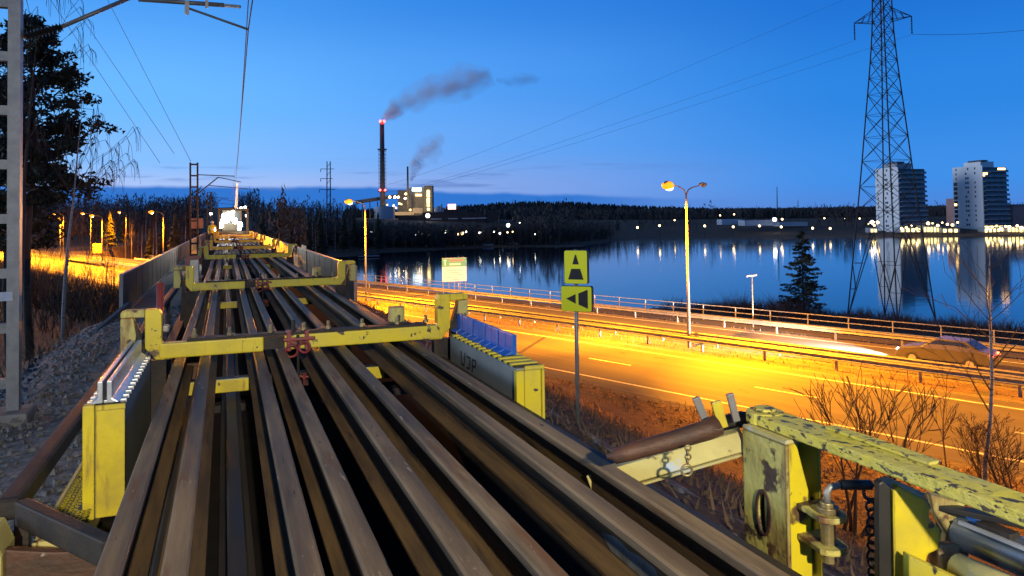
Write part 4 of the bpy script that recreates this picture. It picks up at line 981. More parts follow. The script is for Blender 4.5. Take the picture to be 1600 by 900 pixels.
# information board by the lake
ib = W(710, 422, 77); face = (EYE - ib); face.z = 0; face.normalize(); face = (Matrix.Rotation(R_(12), 3, 'Z') @ face).normalized(); right_ = Vector((-face.y, face.x, 0)).normalized()
root = thing('information_board', 'green and white information board on thin posts by the lake', 'information sign', (ib.x, ib.y, 4.0))
u_ = Vector((0, 0, 1)); m_white = nmat('white_board_paint', (.62, .58, .52), (.55, .52, .47), rough=.6); m_green = nmat('green_board_paint', (.02, .2, .07), (.025, .24, .09), rough=.5); m_redt = nmat('red_lettering', (.5, .05, .03), rough=.5); m_lt = nmat('pale_lettering', (.35, .5, .36), rough=.5); m_dt = nmat('dark_lettering', (.22, .2, .19), rough=.6)
def rect(mm, cx, cy, w_, h_, d0, d1): mm.prism([ib + right_ * (cx + a * w_ / 2) + u_ * (cy + b * h_ / 2) + face * d0 for a, b in ((-1, -1), (1, -1), (1, 1), (-1, 1))], face * (d1 - d0))
m = MB(); rect(m, 0, -.42, 2.6, 1.52, -.03, .02); pb_ = m.build('white_panel', m_white, root)
m = MB(); rect(m, 0, .80, 2.6, .90, -.03, .02); gp = m.build('green_panel', m_green, root)
m = MB(); rect(m, 0, .345, 2.62, .03, .0, .024); rect(m, 0, 1.262, 2.66, .03, -.03, .024); m.build('frame', m_white, root)
m = MB()
for k in range(9): rect(m, -.42 + k * .17, 1.02, .12, .20, .021, .028)
m.build('red_lettering', m_redt, gp)
m = MB()
for k in range(6): rect(m, -.42 + k * .2, .62, .15, .22, .021, .028)
m.build('pale_lettering', m_lt, gp)
m = MB(); rect(m, -.98, .74, .12, .5, .021, .028); rect(m, -.98, 1.05, .3, .12, .021, .028); m.build('pictogram', m_lt, gp)
m = MB()
for k, (cx, w_) in enumerate(((.0, 1.7), (-.1, 1.2), (.1, 1.5), (-.2, 1.3), (.15, .8))): rect(m, cx, -.02 - k * .24, w_, .05, .021, .026)
m.build('text_lines', m_dt, pb_)
for k in range(5):
    m = MB(); q = ib + right_ * (-1.2 + .6 * k); m.tube((q.x, q.y, 3.8), (q.x, q.y, ib.z - 1.18), .035); m.build('post', m_pole, root)

# ---------------------------------------------------------------- trees
m_needle = nmat('pine_needles', (0.012, 0.02, 0.012), (0.03, 0.042, 0.022), scale=1.5, rough=.8)
m_spruce = nmat('spruce_needles', (0.016, 0.022, 0.010), (0.045, 0.042, 0.018), scale=1.2, rough=.8)
m_bark = nmat('dark_bark', (0.035, 0.028, 0.022), (0.06, 0.045, 0.032), scale=6, rough=.9, bump=.4)
m_twig = nmat('dark_twigs', (0.045, 0.032, 0.025), (0.075, 0.05, 0.035), scale=4, rough=.9)
m_birch = nmat('birch_bark', (0.30, 0.29, 0.28), (0.22, 0.21, 0.21), scale=3, rough=.8, stretch=(1, 1, 6), chips=((0.03, 0.025, 0.025), 4, .58, .04))
def grow(m, p, d, L_, r_, depth, R, spread=.5, up=.15, tipr=.3, nb=(2, 3), n=4, min_r=.004, out_=None, seg=2):
    pts = [p]; rs = [r_]; q = p; dd = d.normalized()
    for k in range(seg):
        dd = (dd + Vector((R.uniform(-1, 1), R.uniform(-1, 1), R.uniform(-.6, .6) + up)) * .16).normalized()
        q = q + dd * L_ / seg; pts.append(q); rs.append(max(min_r, r_ * (1 - (1 - tipr ** .5) * (k + 1) / seg)))
    m.path(pts, rs, n=n if r_ > .012 else 3, cap=False)
    if depth <= 0:
        if out_ is not None: out_.append((q, dd))
        return
    for k in range(R.randint(*nb)):
        t_ = R.uniform(.45, 1.0) if k else 1.0
        b = pts[0].lerp(pts[-1], t_) if seg == 1 else (pts[-2].lerp(pts[-1], max(0, (t_ - .5) * 2)) if t_ > .5 else pts[0].lerp(pts[1], t_ * 2))
        s_ = spread * R.uniform(.6, 1.3)
        ax = dd.orthogonal().normalized(); ax = Matrix.Rotation(R.uniform(0, 6.28), 3, dd) @ ax
        nd = (dd * math.cos(s_) + ax * math.sin(s_) + Vector((0, 0, up * .6))).normalized()
        grow(m, b, nd, L_ * R.uniform(.55, .82), max(min_r, rs[-1] * R.uniform(.55, .9)), depth - 1, R, spread, up, tipr, nb, n, min_r, out_, seg)
def clump(m, c, r_, R, n, s, flat=.6):
    for i in range(n):
        v = Vector((R.gauss(0, 1), R.gauss(0, 1), R.gauss(0, flat))) * r_ * .5; p = c + v
        a = Vector((R.uniform(-1, 1), R.uniform(-1, 1), R.uniform(-.7, .7))).normalized() * s; b = a.cross(Vector((R.uniform(-1, 1), R.uniform(-1, 1), R.uniform(-1, 1)))).normalized() * s * .45
        m.tri(p - a * .6 + b, p - a * .6 - b, p + a)
def pine(name, label, base, h, crown0, rad, seed, group=None, lean=0, n_br=46, tri=.26, mat=None, cn=26):
    R = random.Random(seed); root = thing(name, label, 'tree', base, group); B = Vector(base)
    m = MB(); pts = [B + Vector((math.sin(k * .9 + seed) * .12 + lean * k / 8, math.cos(k * 1.1) * .1, h * k / 8)) for k in range(9)]
    m.path(pts, [h * .0125 * (1 - .1 * k) for k in range(9)], n=8); tr = None
    f = MB()
    def on(t_): i = min(7, int(t_ * 8)); return pts[i].lerp(pts[i + 1], t_ * 8 - i)
    for k in range(n_br):
        t_ = crown0 + (1 - crown0) * (k + R.random()) / n_br; t_ = min(.995, t_)
        prof = math.sin(math.pi * min(1, .22 + .78 * (t_ - crown0) / (1 - crown0))) ** .7
        a = R.uniform(0, 6.283); L_ = rad * max(.18, prof) * R.uniform(.55, 1.1); p = on(t_)
        e = p + Vector((math.cos(a) * L_, math.sin(a) * L_, L_ * R.uniform(-.12, .3)))
        mid_ = p.lerp(e, .5) - Vector((0, 0, L_ * .06)); m.path([p, mid_, e], [.045, .03, .012], n=4, cap=False)
        for q in range(4 + int(L_ * 2)):
            u = R.uniform(.35, 1.05); c = p.lerp(e, u) + Vector((R.uniform(-.3, .3), R.uniform(-.3, .3), R.uniform(-.12, .3))) * L_ * .55
            clump(f, c, R.uniform(.35, .7) * (.6 + .4 * L_ / rad), R, cn, tri)
    m.build('trunk', m_bark, root, smooth=True); f.build('crown', mat or m_needle, root)
    return root
pz = lambda p: (p.x, p.y, land(p.x, p.y) - .1)
pp = W(46, 545, 36); pine('pine_tree', 'big dark pine behind the ladder mast at left', pz(pp), 17.0, .44, 3.3, 3, n_br=74, cn=20, tri=.2)
pp = W(12, 545, 42); pine('pine_tree', 'second pine half hidden by the mast at the left edge', pz(pp), 15.5, .42, 3.0, 9, n_br=50, cn=18, tri=.2)
def bare_tree(name, label, base, h, seed, r_=.1, mat=None, depth=4, spread=.45, stems=1, droop=False, group=None, crown_mat=None, clear=.3, nb=(2, 3), min_r=.006, up=.15, br=None, wob=.12):
    R = random.Random(seed); root = thing(name, label, 'tree' if h > 3.2 else 'bush', base, group); B = Vector(base)
    tr = MB(); cr = MB(); tips = []
    for s in range(stems):
        d = Vector((R.uniform(-1, 1), R.uniform(-1, 1), 0)) * (.0 if stems == 1 else .5) + Vector((0, 0, 1))
        q = B + (Vector((R.uniform(-.3, .3), R.uniform(-.3, .3), -.05)) if stems > 2 else Vector()); pts = [q]; K = 6
        for k in range(K):
            d = (d + Vector((R.uniform(-wob, wob), R.uniform(-wob, wob), .1))).normalized(); q = q + d * h * (.92 if stems == 1 else R.uniform(.6, .85)) / K; pts.append(q)
        tr.path(pts, [max(min_r, r_ * (1 - .85 * k / K)) for k in range(K + 1)], n=7)
        for k in range(br or int(11 * (1 - clear)) + 6):
            t_ = clear + (1 - clear) * R.random() ** .9; i = min(K - 1, int(t_ * K)); p = pts[i].lerp(pts[i + 1], t_ * K - i)
            a = R.uniform(0, 6.28); dd = Vector((math.cos(a) * spread * 1.6, math.sin(a) * spread * 1.6, 1)).normalized()
            grow(cr, p, dd, h * (.20 if stems < 5 else .27) * (1.25 - t_ * .7), max(min_r, r_ * .38 * (1 - t_ * .7)), depth - 2, R, spread, up, nb=nb, min_r=min_r, out_=tips)
    if droop:
        for q, dd in tips:
            for k in range(3):
                e = q + Vector((dd.x * .25 + R.uniform(-.12, .12), dd.y * .25 + R.uniform(-.12, .12), -R.uniform(.3, 1.3)))
                cr.path([q, q.lerp(e, .4) + Vector((dd.x, dd.y, .1)) * .15, e], [min_r, min_r * .9, min_r * .7], n=3, cap=False)
    tr.build('trunk', mat or m_twig, root, smooth=True); cr.build('crown', crown_mat or m_twig, root)
    return root
pp = W(24, 560, 30); bare_tree('birch_tree', 'birch with hanging twigs leaning over the pine top', pz(pp), 15.5, 5, .12, m_bark, 4, .5, droop=True, clear=.6, min_r=.009, wob=.05)
pp = W(98, 560, 34); bare_tree('birch_tree', 'slim birch with drooping crown right of the pine', pz(pp), 11.6, 15, .11, m_birch, 4, .42, droop=True, clear=.4, min_r=.009, wob=.045)
for i, (px, Z, h, lb) in enumerate(((150, 52, 6.0, 'thin bare sapling before the orange slope, left'), (178, 60, 5.0, 'thin bare sapling before the orange slope, middle'), (95, 48, 6.5, 'bare sapling between the birch trunks and the orange road'), (128, 66, 7.0, 'taller bare sapling standing by the orange road'), (30, 55, 7, 'bare sapling seen through the ladder mast'), (165, 85, 6, 'slender bare tree by the road left of the parapet end'))):
    pp = W(px, 470, Z); bare_tree('sapling', lb, pz(pp), h, 30 + i, .05, None, 4, .4, clear=.15)
sap = [o_ for o_ in COL.objects if o_.name.startswith('sapling') and o_.type == 'EMPTY']
for i in range(46):
    px = 6 + 190 * rnd.random(); Z = 58 + 60 * rnd.random(); pp = W(px, 470, Z)
    if not (4 < NX * pp.x + NY * pp.y < 25): continue
    dup(sap[i % len(sap)], pz(pp), rnd.uniform(0, 6.28), 'thin bare sapling in the dark thicket before the lit road', rnd.uniform(.6, 1.0), 'saplings of the thicket before the lit road')
# bush and saplings on the slope at the right
pp = G(1330, 752, 6.2); bare_tree('bare_bush', 'many stemmed bare bush on the slope below the road', (pp.x, pp.y, land(pp.x, pp.y) - .05), 4.7, 77, .055, None, 4, .42, stems=5, clear=.38, nb=(1, 3), min_r=.008, up=.10, br=9)
pp = G(1300, 742, 6.0); bare_tree('bare_bush', 'smaller bare bush left of the many stemmed one', (pp.x - .6, pp.y + .8, land(pp.x - .6, pp.y + .8) - .05), 3.0, 78, .035, None, 4, .5, stems=2, clear=.2, min_r=.006)
pp = G(1538, 752, 5.6); bare_tree('birch_sapling', 'pale slim birch sapling rising at the right over the road', (pp.x, pp.y, land(pp.x, pp.y) - .05), 7.6, 81, .085, m_birch, 4, .5, clear=.3, min_r=.006)
pp = G(1480, 730, 5.2); bare_tree('sapling', 'thin sapling on the verge between bush and birch', (pp.x, pp.y, land(pp.x, pp.y) - .05), 3.4, 82, .03, None, 3, .35, clear=.2)
pp = G(1592, 770, 5.6); bare_tree('bare_bush', 'bare bush at the right frame edge beside the birch', (pp.x, pp.y, land(pp.x, pp.y) - .05), 3.0, 83, .04, None, 4, .55, stems=3, clear=.15)
pp = G(1560, 750, 5.4); bare_tree('bare_bush', 'low bare bush behind the birch sapling foot', (pp.x + .5, pp.y + 1, land(pp.x + .5, pp.y + 1) - .05), 2.4, 84, .03, None, 4, .55, stems=3, clear=.15)

# spruce on the shore
sp = G(1256, 492, .9); R = random.Random(4)
root = thing('spruce_tree', 'solitary dark spruce standing on the lake shore', 'tree', (sp.x, sp.y, .6)); H = 10.6; B = Vector((sp.x, sp.y, .6))
m = MB(); m.tube(B, B + Vector((0, 0, H)), .16, .02, n=8); m.build('trunk', m_bark, root, smooth=True)
f = MB()
for k in range(120):
    t_ = .15 + .84 * (k + R.uniform(-1.5, 1.5)) / 120; t_ = min(.985, max(.12, t_)); zc = H * t_; L_ = (2.9 * (1 - t_) ** .78 + .12) * R.choice((.55, .8, .95, 1.0, 1.12)) * R.uniform(.85, 1.1)
    if t_ < .2 and k % 3 == 0: L_ *= 1.25
    a = R.uniform(0, 6.283); e = Vector((math.cos(a) * L_, math.sin(a) * L_, -L_ * R.uniform(.05, .3))); o0 = B + Vector((0, 0, zc)); tipup = Vector((math.cos(a), math.sin(a), .5)) * L_ * .12
    f.path([o0, o0 + e * .55 - Vector((0, 0, L_ * .08)), o0 + e + tipup], [.03, .02, .008], n=3, cap=False)
    for q in range(int(8 + L_ * 24)):
        u = R.random() ** .8 * 1.05; c = o0 + e * u + tipup * max(0, u - .6) * 2.5 - Vector((0, 0, L_ * .07 * math.sin(min(1, u) * 3.14)))
        wd_ = .22 * L_ * (1.05 - u) + .07; sd_ = Vector((-math.sin(a), math.cos(a), 0)) * R.uniform(-wd_, wd_); c = c + sd_ + Vector((0, 0, R.uniform(-.2, .06)))
        ax = Vector((math.cos(a), math.sin(a), R.uniform(-.5, .1))) * R.uniform(.12, .28) + sd_ * .3; bx = Vector((R.uniform(-.09, .09), R.uniform(-.09, .09), -R.uniform(.08, .2)))
        f.tri(c - ax * .5, c + ax, c + bx)
f.build('crown', m_spruce, root)

# shore brush
m_brush = nmat('bare_brushwood', (0.10, 0.05, 0.042), (0.15, 0.08, 0.06), scale=3, rough=.95)
m = MB()
for i in range(6500):
    s = rnd.uniform(-40, 62); d = rnd.gauss(86 + (4 if s < 20 else 0), 2.2) if s > 12 else rnd.uniform(58, 90); q = RD(d, s); z = land(q.x, q.y)
    if z < .2: continue
    h = rnd.uniform(.6, 1.8) * (.5 + 1.1 * abs(noise.noise((q.x * .15, q.y * .15, 7))) * 2); p = Vector((q.x, q.y, z)); w_ = rnd.uniform(.02, .05)
    for k in range(3):
        l = Vector((rnd.uniform(-.8, .8), rnd.uniform(-.8, .8), 1)) * h; a = rnd.uniform(0, 6.28); v = Vector((math.cos(a) * w_, math.sin(a) * w_, 0)); m.tri(p + v, p - v, p + l)
tag(m.build('shore_brushwood', m_brush), 'reddish bare brushwood along the lake bank', 'brushwood', kind='stuff')

# ---------------------------------------------------------------- car on the far carriageway
def rear_car(s, d, label):
    c = RD(d, s, 5.01); root = thing('passenger_car', label, 'car', c)
    f = Vector((UX, UY, 0)); sd_ = Vector((NX, NY, 0))
    m_body = nmat('grey_car_paint', (.10, .10, .11), rough=.25, metal=.5); m_gl = nmat('dark_car_glass', (.01, .012, .015), rough=.08); m_ty = m_black
    def P(x, y, z): return c + f * x + sd_ * y + Vector((0, 0, z))
    prof = [(-2.2, .35), (-2.25, .75), (-2.1, .98), (-1.75, 1.02), (-1.1, 1.42), (.25, 1.45), (.95, 1.0), (1.95, .86), (2.2, .62), (2.2, .32)]
    m = MB(); L = len(prof); rows = []
    for y, k in ((-.86, 0), (-.78, 1), (.78, 1), (.86, 0)):
        rows.append([m.bm.verts.new(P(x * (1 if k else .99), y if z < 1.05 else y * .84, z if k or z < .5 else z - .05)) for x, z in prof])
    for a_, b_ in zip(rows, rows[1:]):
        for i in range(L): m.bm.faces.new((a_[i], a_[(i + 1) % L], b_[(i + 1) % L], b_[i]))
    m.bm.faces.new(rows[0][::-1]); m.bm.faces.new(rows[-1]); bmesh.ops.recalc_face_normals(m.bm, faces=m.bm.faces); m.build('body', m_body, root, bevel=.03)
    for y in (-1, 1):
        m = MB(); m.prism([P(-1.5, y * .80, 1.06), P(-1.05, y * .735, 1.36), P(.2, y * .735, 1.38), P(.75, y * .80, 1.06)], sd_ * y * .02); m.build('side_window', m_gl, root)
        for x in (-1.35, 1.35):
            m = MB(); m.tube(P(x, y * .70, .32), P(x, y * .89, .32), .32, n=20); wh = m.build('wheel', m_ty, root)
            m = MB(); m.tube(P(x, y * .891, .32), P(x, y * .90, .32), .19, n=14); m.build('rim', m_galv, wh)
        m = MB(); m.ball(P(-2.2, y * .62, .80), .11, 2, (1, 1.3, .8)); m.build('tail_light', emis('lit_tail_lamp', (1, .06, .02), 24), root, smooth=True)
        m = MB(); m.ball(P(2.12, y * .62, .66), .10, 2); m.build('headlight', emis('lit_headlamp', (1, .93, .8), 60), root, smooth=True)
        light('headlight_beam', 'SPOT', P(2.3, y * .62, .68), 45000, (1, .92, .78), target=P(20, y * .62, -.1), size=.08, angle=70, blend=.8)
    m = MB(); m.prism([P(-1.72, -.66, 1.05), P(-1.72, .66, 1.05), P(-1.14, .6, 1.39), P(-1.14, -.6, 1.39)], f * -.02); m.build('rear_window', m_gl, root)
    m = MB(); m.prism([P(.92, -.66, 1.04), P(.92, .66, 1.04), P(.28, .6, 1.41), P(.28, -.6, 1.41)], f * .03); m.build('windscreen', m_gl, root)
q = G(1470, 567, 5.0); s_c = UX * q.x + UY * q.y
rear_car(s_c / (UX * UX + UY * UY) - .4, 43.0, 'grey car with lit lamps driving on the far carriageway')

# ---------------------------------------------------------------- lit machine at the far end of the train
m_mach = nmat('dusty_yellow_machine_paint', (.06, .055, .03), (.045, .04, .03), rough=.6); m_work = emis('work_lamp_glass', (1, .97, .85), 26); m_glass = nmat('cab_glass', (.02, .03, .04), rough=.1)
root = thing('rail_crane', 'brightly lit yellow rail handling machine at the end of the train', 'rail machine', (TC, 72, 11.3))
m = MB(); m.box(TC - 1.25, 71, 11.4, TC + 1.25, 78, 12.2); m.build('frame', m_mach, root, bevel=.05)
m = MB(); m.box(TC - .95, 72, 12.205, TC + .75, 74.4, 14.2); cab = m.build('cab', m_mach, root, bevel=.12)
m = MB(); m.box(TC - .8, 71.97, 13.0, TC + .6, 71.995, 13.95); m.build('cab_window', m_glass, cab)
m = MB()
for s in (-1, 1): m.box(TC + s * 1.2 - .09, 70.6, 11.41, TC + s * 1.2 + .09, 70.8, 14.1)
m.box(TC - 1.29, 70.6, 14.105, TC + 1.29, 70.8, 14.3); m.build('gantry', m_mach, root, bevel=.02)
m = MB(); m.bar((TC + .2, 76, 12.2), (TC + .4, 74, 16.8), .3, .3, w1=.14, h1=.14); m.build('crane_boom', nmat('white_boom_paint', (.75, .75, .72), rough=.5), root, bevel=.02)
for px, py, r_, e_ in ((353, 341, .34, 1), (361, 338, .22, 1), (345, 352, .20, 1), (336, 358, .12, 1), (375, 351, .20, .8), (374, 357, .14, .8), (348, 345, .17, 1), (357, 334, .16, 1), (367, 345, .2, 1), (350, 337, .15, 1), (364, 331, .13, 1)):  # work lamps, with extra balls added to build up their glare
    c = W(px, py, 66.2); m = MB(); m.ball(c, r_ * 1.1, 2, (1, .5, 1.25)); m.build('work_light_glare', m_work, root, smooth=True)
light('machine_lamp', 'SPOT', W(354, 341, 64.6), 5200, (1, .96, .86), target=(TC, 40, 11.0), size=.25, angle=60, blend=.9)
light('machine_lamp', 'SPOT', Vector((TC + 1.6, 79, 14.8)), 2600, (1, .96, .86), target=(TC + 7, 95, 9), size=.2, angle=120, blend=.8)
# worker in a yellow vest on the left of the machine
def worker(base, label, hgt=1.78):
    m_vest = nmat('yellow_safety_vest', (.62, .62, .03), rough=.7); m_tr = nmat('dark_work_trousers', (.03, .035, .06), rough=.9); m_skin = nmat('skin', (.42, .26, .19), rough=.6); m_hel = nmat('white_helmet', (.7, .7, .7), rough=.4)
    root = thing('person', label, 'person', base); B = Vector(base); k = hgt / 1.78
    def P(x, y, z): return B + Vector((x, y, z)) * k
    bm = bmesh.new(); sk = bm.verts.layers.skin.verify(); pts = {'pel': (0, 0, .95, .15), 'wa': (0, 0, 1.12, .14), 'ch': (0, -.01, 1.35, .17), 'nk': (0, 0, 1.50, .065), 'hd': (0, -.02, 1.64, .105), 'ht': (0, -.02, 1.73, .085)}
    for s, n_ in ((-1, 'l'), (1, 'r')):
        pts.update({n_ + 'h': (s * .10, 0, .90, .095), n_ + 'k': (s * .12, -.03 * s, .50, .065), n_ + 'a': (s * .13, .02 * s, .09, .045), n_ + 't': (s * .14, -.14, .04, .04),
                    n_ + 's': (s * .20, 0, 1.42, .065), n_ + 'e': (s * .27, .02, 1.14, .048), n_ + 'w': (s * .26, -.10, .90, .036), n_ + 'f': (s * .25, -.15, .80, .03)})
    names = list(pts); vs = {q: bm.verts.new(P(*pts[q][:3])) for q in names}
    for a, b in [('pel', 'wa'), ('wa', 'ch'), ('ch', 'nk'), ('nk', 'hd'), ('hd', 'ht')] + [(n_ + a, n_ + b) if a not in ('pel', 'ch') else (a, n_ + b) for n_ in 'lr' for a, b in (('pel', 'h'), ('h', 'k'), ('k', 'a'), ('a', 't'), ('ch', 's'), ('s', 'e'), ('e', 'w'), ('w', 'f'))]:
        bm.edges.new((vs[a], vs[b]))
    for q in names: vs[q][sk].radius = (pts[q][3] * k,) * 2; vs[q][sk].use_root = (q == 'pel')
    me = bpy.data.meshes.new('body'); bm.to_mesh(me); bm.free(); o = bpy.data.objects.new('tmp', me); COL.objects.link(o)
    o.modifiers.new('s', 'SKIN'); o.modifiers.new('u', 'SUBSURF').levels = 1
    dg = bpy.context.evaluated_depsgraph_get(); me2 = bpy.data.meshes.new_from_object(o.evaluated_get(dg)); bpy.data.objects.remove(o)
    for v in me2.vertices: v.co -= B
    for mt in (m_vest, m_tr, m_skin): me2.materials.append(mt)
    for p in me2.polygons:
        p.use_smooth = True; z = p.center.z / k; x = abs(p.center.x) / k
        p.material_index = 2 if z > 1.5 or (x > .2 and z < .92 and z > .7) else (0 if z > .88 else 1)
    o = bpy.data.objects.new('body', me2); COL.objects.link(o); o.parent = root
    m = MB(); m.ball(P(0, -.02, 1.70), .125 * k, 2, (1, 1.1, .75)); m.build('helmet', m_hel, root, smooth=True)
    m = MB(); m.box(*(P(-.145, -.165, 1.16)), *(P(.145, -.155, 1.21))); m.build('reflective_band', m_alu, root)
wp = W(330, 384, 58); worker((TC - 1.55, 58, 11.37), 'worker in a bright yellow vest standing left of the machine lights')
q = W(322, 372, 60); m = MB(); m.tube((TC - 2.3, 60, 9.9), (TC - 2.3, 60, 11.8), .16, .1, n=10); tag(m.build('marker_post', nmat('orange_marker', (.6, .17, .05), rough=.6)), 'orange marker post beside the worker on the bridge', 'marker')
# ---------------------------------------------------------------- power plant
m_brick = nmat('plant_cladding', (0.10, 0.10, 0.10), (0.13, 0.125, 0.12), scale=.1, rough=.8)
m_stack = nmat('chimney_concrete', (0.07, 0.07, 0.085), (0.09, 0.09, 0.10), scale=.05, rough=.8)
m_warm = emis('warm_lit_window', (1, .62, .25), 3.0); m_yellowlit = emis('yellow_lit_window', (1, .75, .28), 3.2); m_signlit = emis('lit_roof_sign', (.75, .95, 1), 6.0)
m_redl = emis('red_obstruction_light', (1, .06, .05), 14); m_whitel = emis('white_lamp_glass', (1, .95, .82), 11); m_warml = emis('warm_lamp_glass', (1, .66, .30), 9); m_redsign = emis('lit_red_sign', (1, .35, .25), 6)
m_dbrick = nmat('dark_red_brick', (0.06, 0.03, 0.028), (0.075, 0.04, 0.035), scale=.2, rough=.85)
ZP = 680.0; S = ZP / FPX
def vbox(m, x0, y0, x1, y1, Z, depth, turn=0.0):
    """upright box whose front covers that part of the view, at that distance"""
    a, b = W(x0, y1, Z), W(x1, y1, Z); zt_ = W((x0 + x1) / 2, y0, Z).z; zb_ = W((x0 + x1) / 2, y1, Z).z
    r_ = (b - a); r_.z = 0; r_ = Matrix.Rotation(turn, 3, 'Z') @ r_; n_ = Vector((-r_.y, r_.x, 0)).normalized() * depth
    if n_.dot(FW) < 0: n_ = -n_
    m.quadbox([Vector((p.x, p.y, zb_)) for p in (a, a + r_, a + r_ + n_, a + n_)] + [Vector((p.x, p.y, zt_)) for p in (a, a + r_, a + r_ + n_, a + n_)])
    return a, r_, n_
root = thing('power_plant', 'power plant block with lit stair tower and lit sign across the lake', 'power plant', W(655, 356, ZP))
m = MB(); vbox(m, 640, 293, 669, 352, ZP, 30); m.build('boiler_house', m_brick, root)
m = MB(); vbox(m, 622, 297, 639.6, 352, ZP + 6, 25); m.build('annex', m_brick, root)
m = MB(); vbox(m, 663, 290, 676, 352, ZP - 4, 12); tw = m.build('stair_tower', m_brick, root)
m = MB(); vbox(m, 667, 297, 671.5, 308, ZP - 4.5, .4); vbox(m, 667, 309.5, 671.5, 318, ZP - 4.5, .4); vbox(m, 667, 319.5, 671.5, 322.5, ZP - 4.5, .4); vbox(m, 667.5, 325, 671.5, 329, ZP - 4.5, .4); m.build('lit_stair_window', m_yellowlit, tw)
m = MB()
for k in range(5): vbox(m, 644 + k * 3, 293.6, 646.5 + k * 3, 298.4, ZP - 1, .5)
m.build('roof_sign', m_signlit, root)
m = MB(); vbox(m, 649, 303, 659, 306.5, ZP - 1, .5); m.build('window', m_warm, root)
m = MB(); vbox(m, 645, 325, 658, 333, ZP - 30, 10); vbox(m, 617, 331, 645, 336, ZP - 30, 8); m.build('lit_hall', nmat('glowing_hall_cladding', (.5, .38, .22), rough=.8, emit=(1, .6, .25), estr=.35), root)  # cladding given its own glow in place of lamplight falling on it
m = MB(); a, b = W(556, 316, ZP + 10), W(622, 306, ZP + 10); m.bar(a, b, 4, 3.2); 
for x in (566, 578, 590, 604): p = W(x, 315, ZP + 10); m.tube((p.x, p.y, 5), p, .5, n=5)
m.build('conveyor_bridge', m_brick, root)
m = MB(); c = W(601, 340, ZP - 60); m.tube(c - Vector((0, 0, 8)), c + Vector((0, 0, 9)), 8.5, n=24); m.build('storage_tank', nmat('pale_tank_steel', (.35, .38, .45), rough=.5), root, smooth=False)
for px, py, r_, mt in ((609, 308, 1.7, m_warml), (617, 308, 1.7, m_whitel), (622.5, 308, 1.6, m_warml), (634, 303, 1.4, m_warml), (633, 310, 1.4, m_whitel), (624, 318, 1.5, m_yellowlit), (627, 319, 1.2, m_yellowlit), (615, 321.5, 1.2, m_warml), (619, 325, 1.0, m_warml), (605, 320, 1.2, m_warm), (641, 328, 1.5, m_yellowlit), (600, 327, 1.0, m_warml)):
    m = MB(); m.ball(W(px, py, ZP - 34), r_ * .72, 1); m.build('flood_lamp', mt, root)
light('plant_flood', 'POINT', W(628, 318, ZP - 26), 20000, (1, .66, .30), size=1.5)
light('plant_flood', 'POINT', W(655, 318, ZP - 26), 13000, (1, .72, .34), size=1.5)
root = thing('tall_chimney', 'tall slim dark chimney with red lights, left of the power plant', 'chimney', W(598, 345, ZP + 4))
c = W(597.8, 308, ZP + 4); tp = W(597, 188.5, ZP + 4)
m = MB(); m.path([Vector((c.x, c.y, 2)), c, Vector((c.x, c.y, tp.z))], [2.7, 2.5, 2.0], n=18); m.build('shaft', m_stack, root, smooth=True)
m = MB()
for y in (234, 300): q = W(597.5, y, ZP + 4); m.tube((c.x, c.y, q.z), (c.x, c.y, q.z + .9), 4.4, n=18)
for k in range(12):
    q = W(597, 236 + k * 5.6, ZP + 4); m.tube((c.x, c.y, q.z), (c.x, c.y, q.z + .25), 3.3, n=14)
for sx in (-1, 1): e = RT * 3.3 * sx; m.tube(Vector((c.x, c.y, W(597, 300, ZP).z)) + e, Vector((c.x, c.y, W(597, 234, ZP).z)) + e, .18, n=4)
m.build('service_platforms', m_stack, root)
for y, xs in ((189.5, (594.4, 600)), (297, (594, 601.8))):
    for x in xs: m = MB(); m.ball(W(x, y, ZP - 2), 1.15 if y < 250 else .95, 2); m.build('red_light', m_redl, root, smooth=True)
m = MB(); vbox(m, 595, 190.5, 599.5, 194, ZP + .5, .4); m.build('red_band', emis('red_lit_band', (1, .05, .05), 1.2), root)
root = thing('thin_chimney', 'thin dark chimney pipe rising before the power plant', 'chimney', W(638, 330, ZP - 12))
m = MB(); a = W(637.6, 336, ZP - 12); m.tube(a, (a.x, a.y, W(637, 260, ZP - 12).z), 1.0, .8, n=10); m.build('pipe', m_stack, root, smooth=True)
root = thing('factory_hall', 'long dark brick factory hall right of the power plant', 'factory', W(700, 356, ZP - 120))
m = MB(); vbox(m, 622, 336, 760, 372, ZP - 120, 40); m.build('hall', m_dbrick, root)
m = MB(); vbox(m, 660, 331, 752, 335.9, ZP - 110, 20); m.build('roof_block', m_dbrick, root)
m = MB(); vbox(m, 762, 328, 781, 372, ZP - 122, 25); m.build('wing', m_dbrick, root)
for i, (x0, y, x1) in enumerate(((700, 341, 715), (722, 340.5, 745), (746, 340, 760), (672, 341.5, 690), (702, 347.5, 718), (728, 347, 742), (744, 348, 752))):
    m = MB(); vbox(m, x0, y, x1, y + 1.4, ZP - 121, .3); m.build('window', nmat('dim_factory_window', (.08, .1, .16), rough=.15, emit=(.3, .4, .7), estr=.12), root)
root = thing('lit_roof_sign', 'glowing red white sign on the factory roof, right of plant', 'sign', W(706, 327, ZP - 100))
m = MB(); vbox(m, 700, 319, 712, 327, ZP - 100, 1); m.build('sign_box', m_redsign, root); m = MB(); vbox(m, 702, 327.1, 710, 331, ZP - 100, .6); m.build('stand', m_dark, root)
root = thing('ash_silo', 'pale domed silo top between power plant and red sign', 'silo', W(686, 332, ZP - 60))
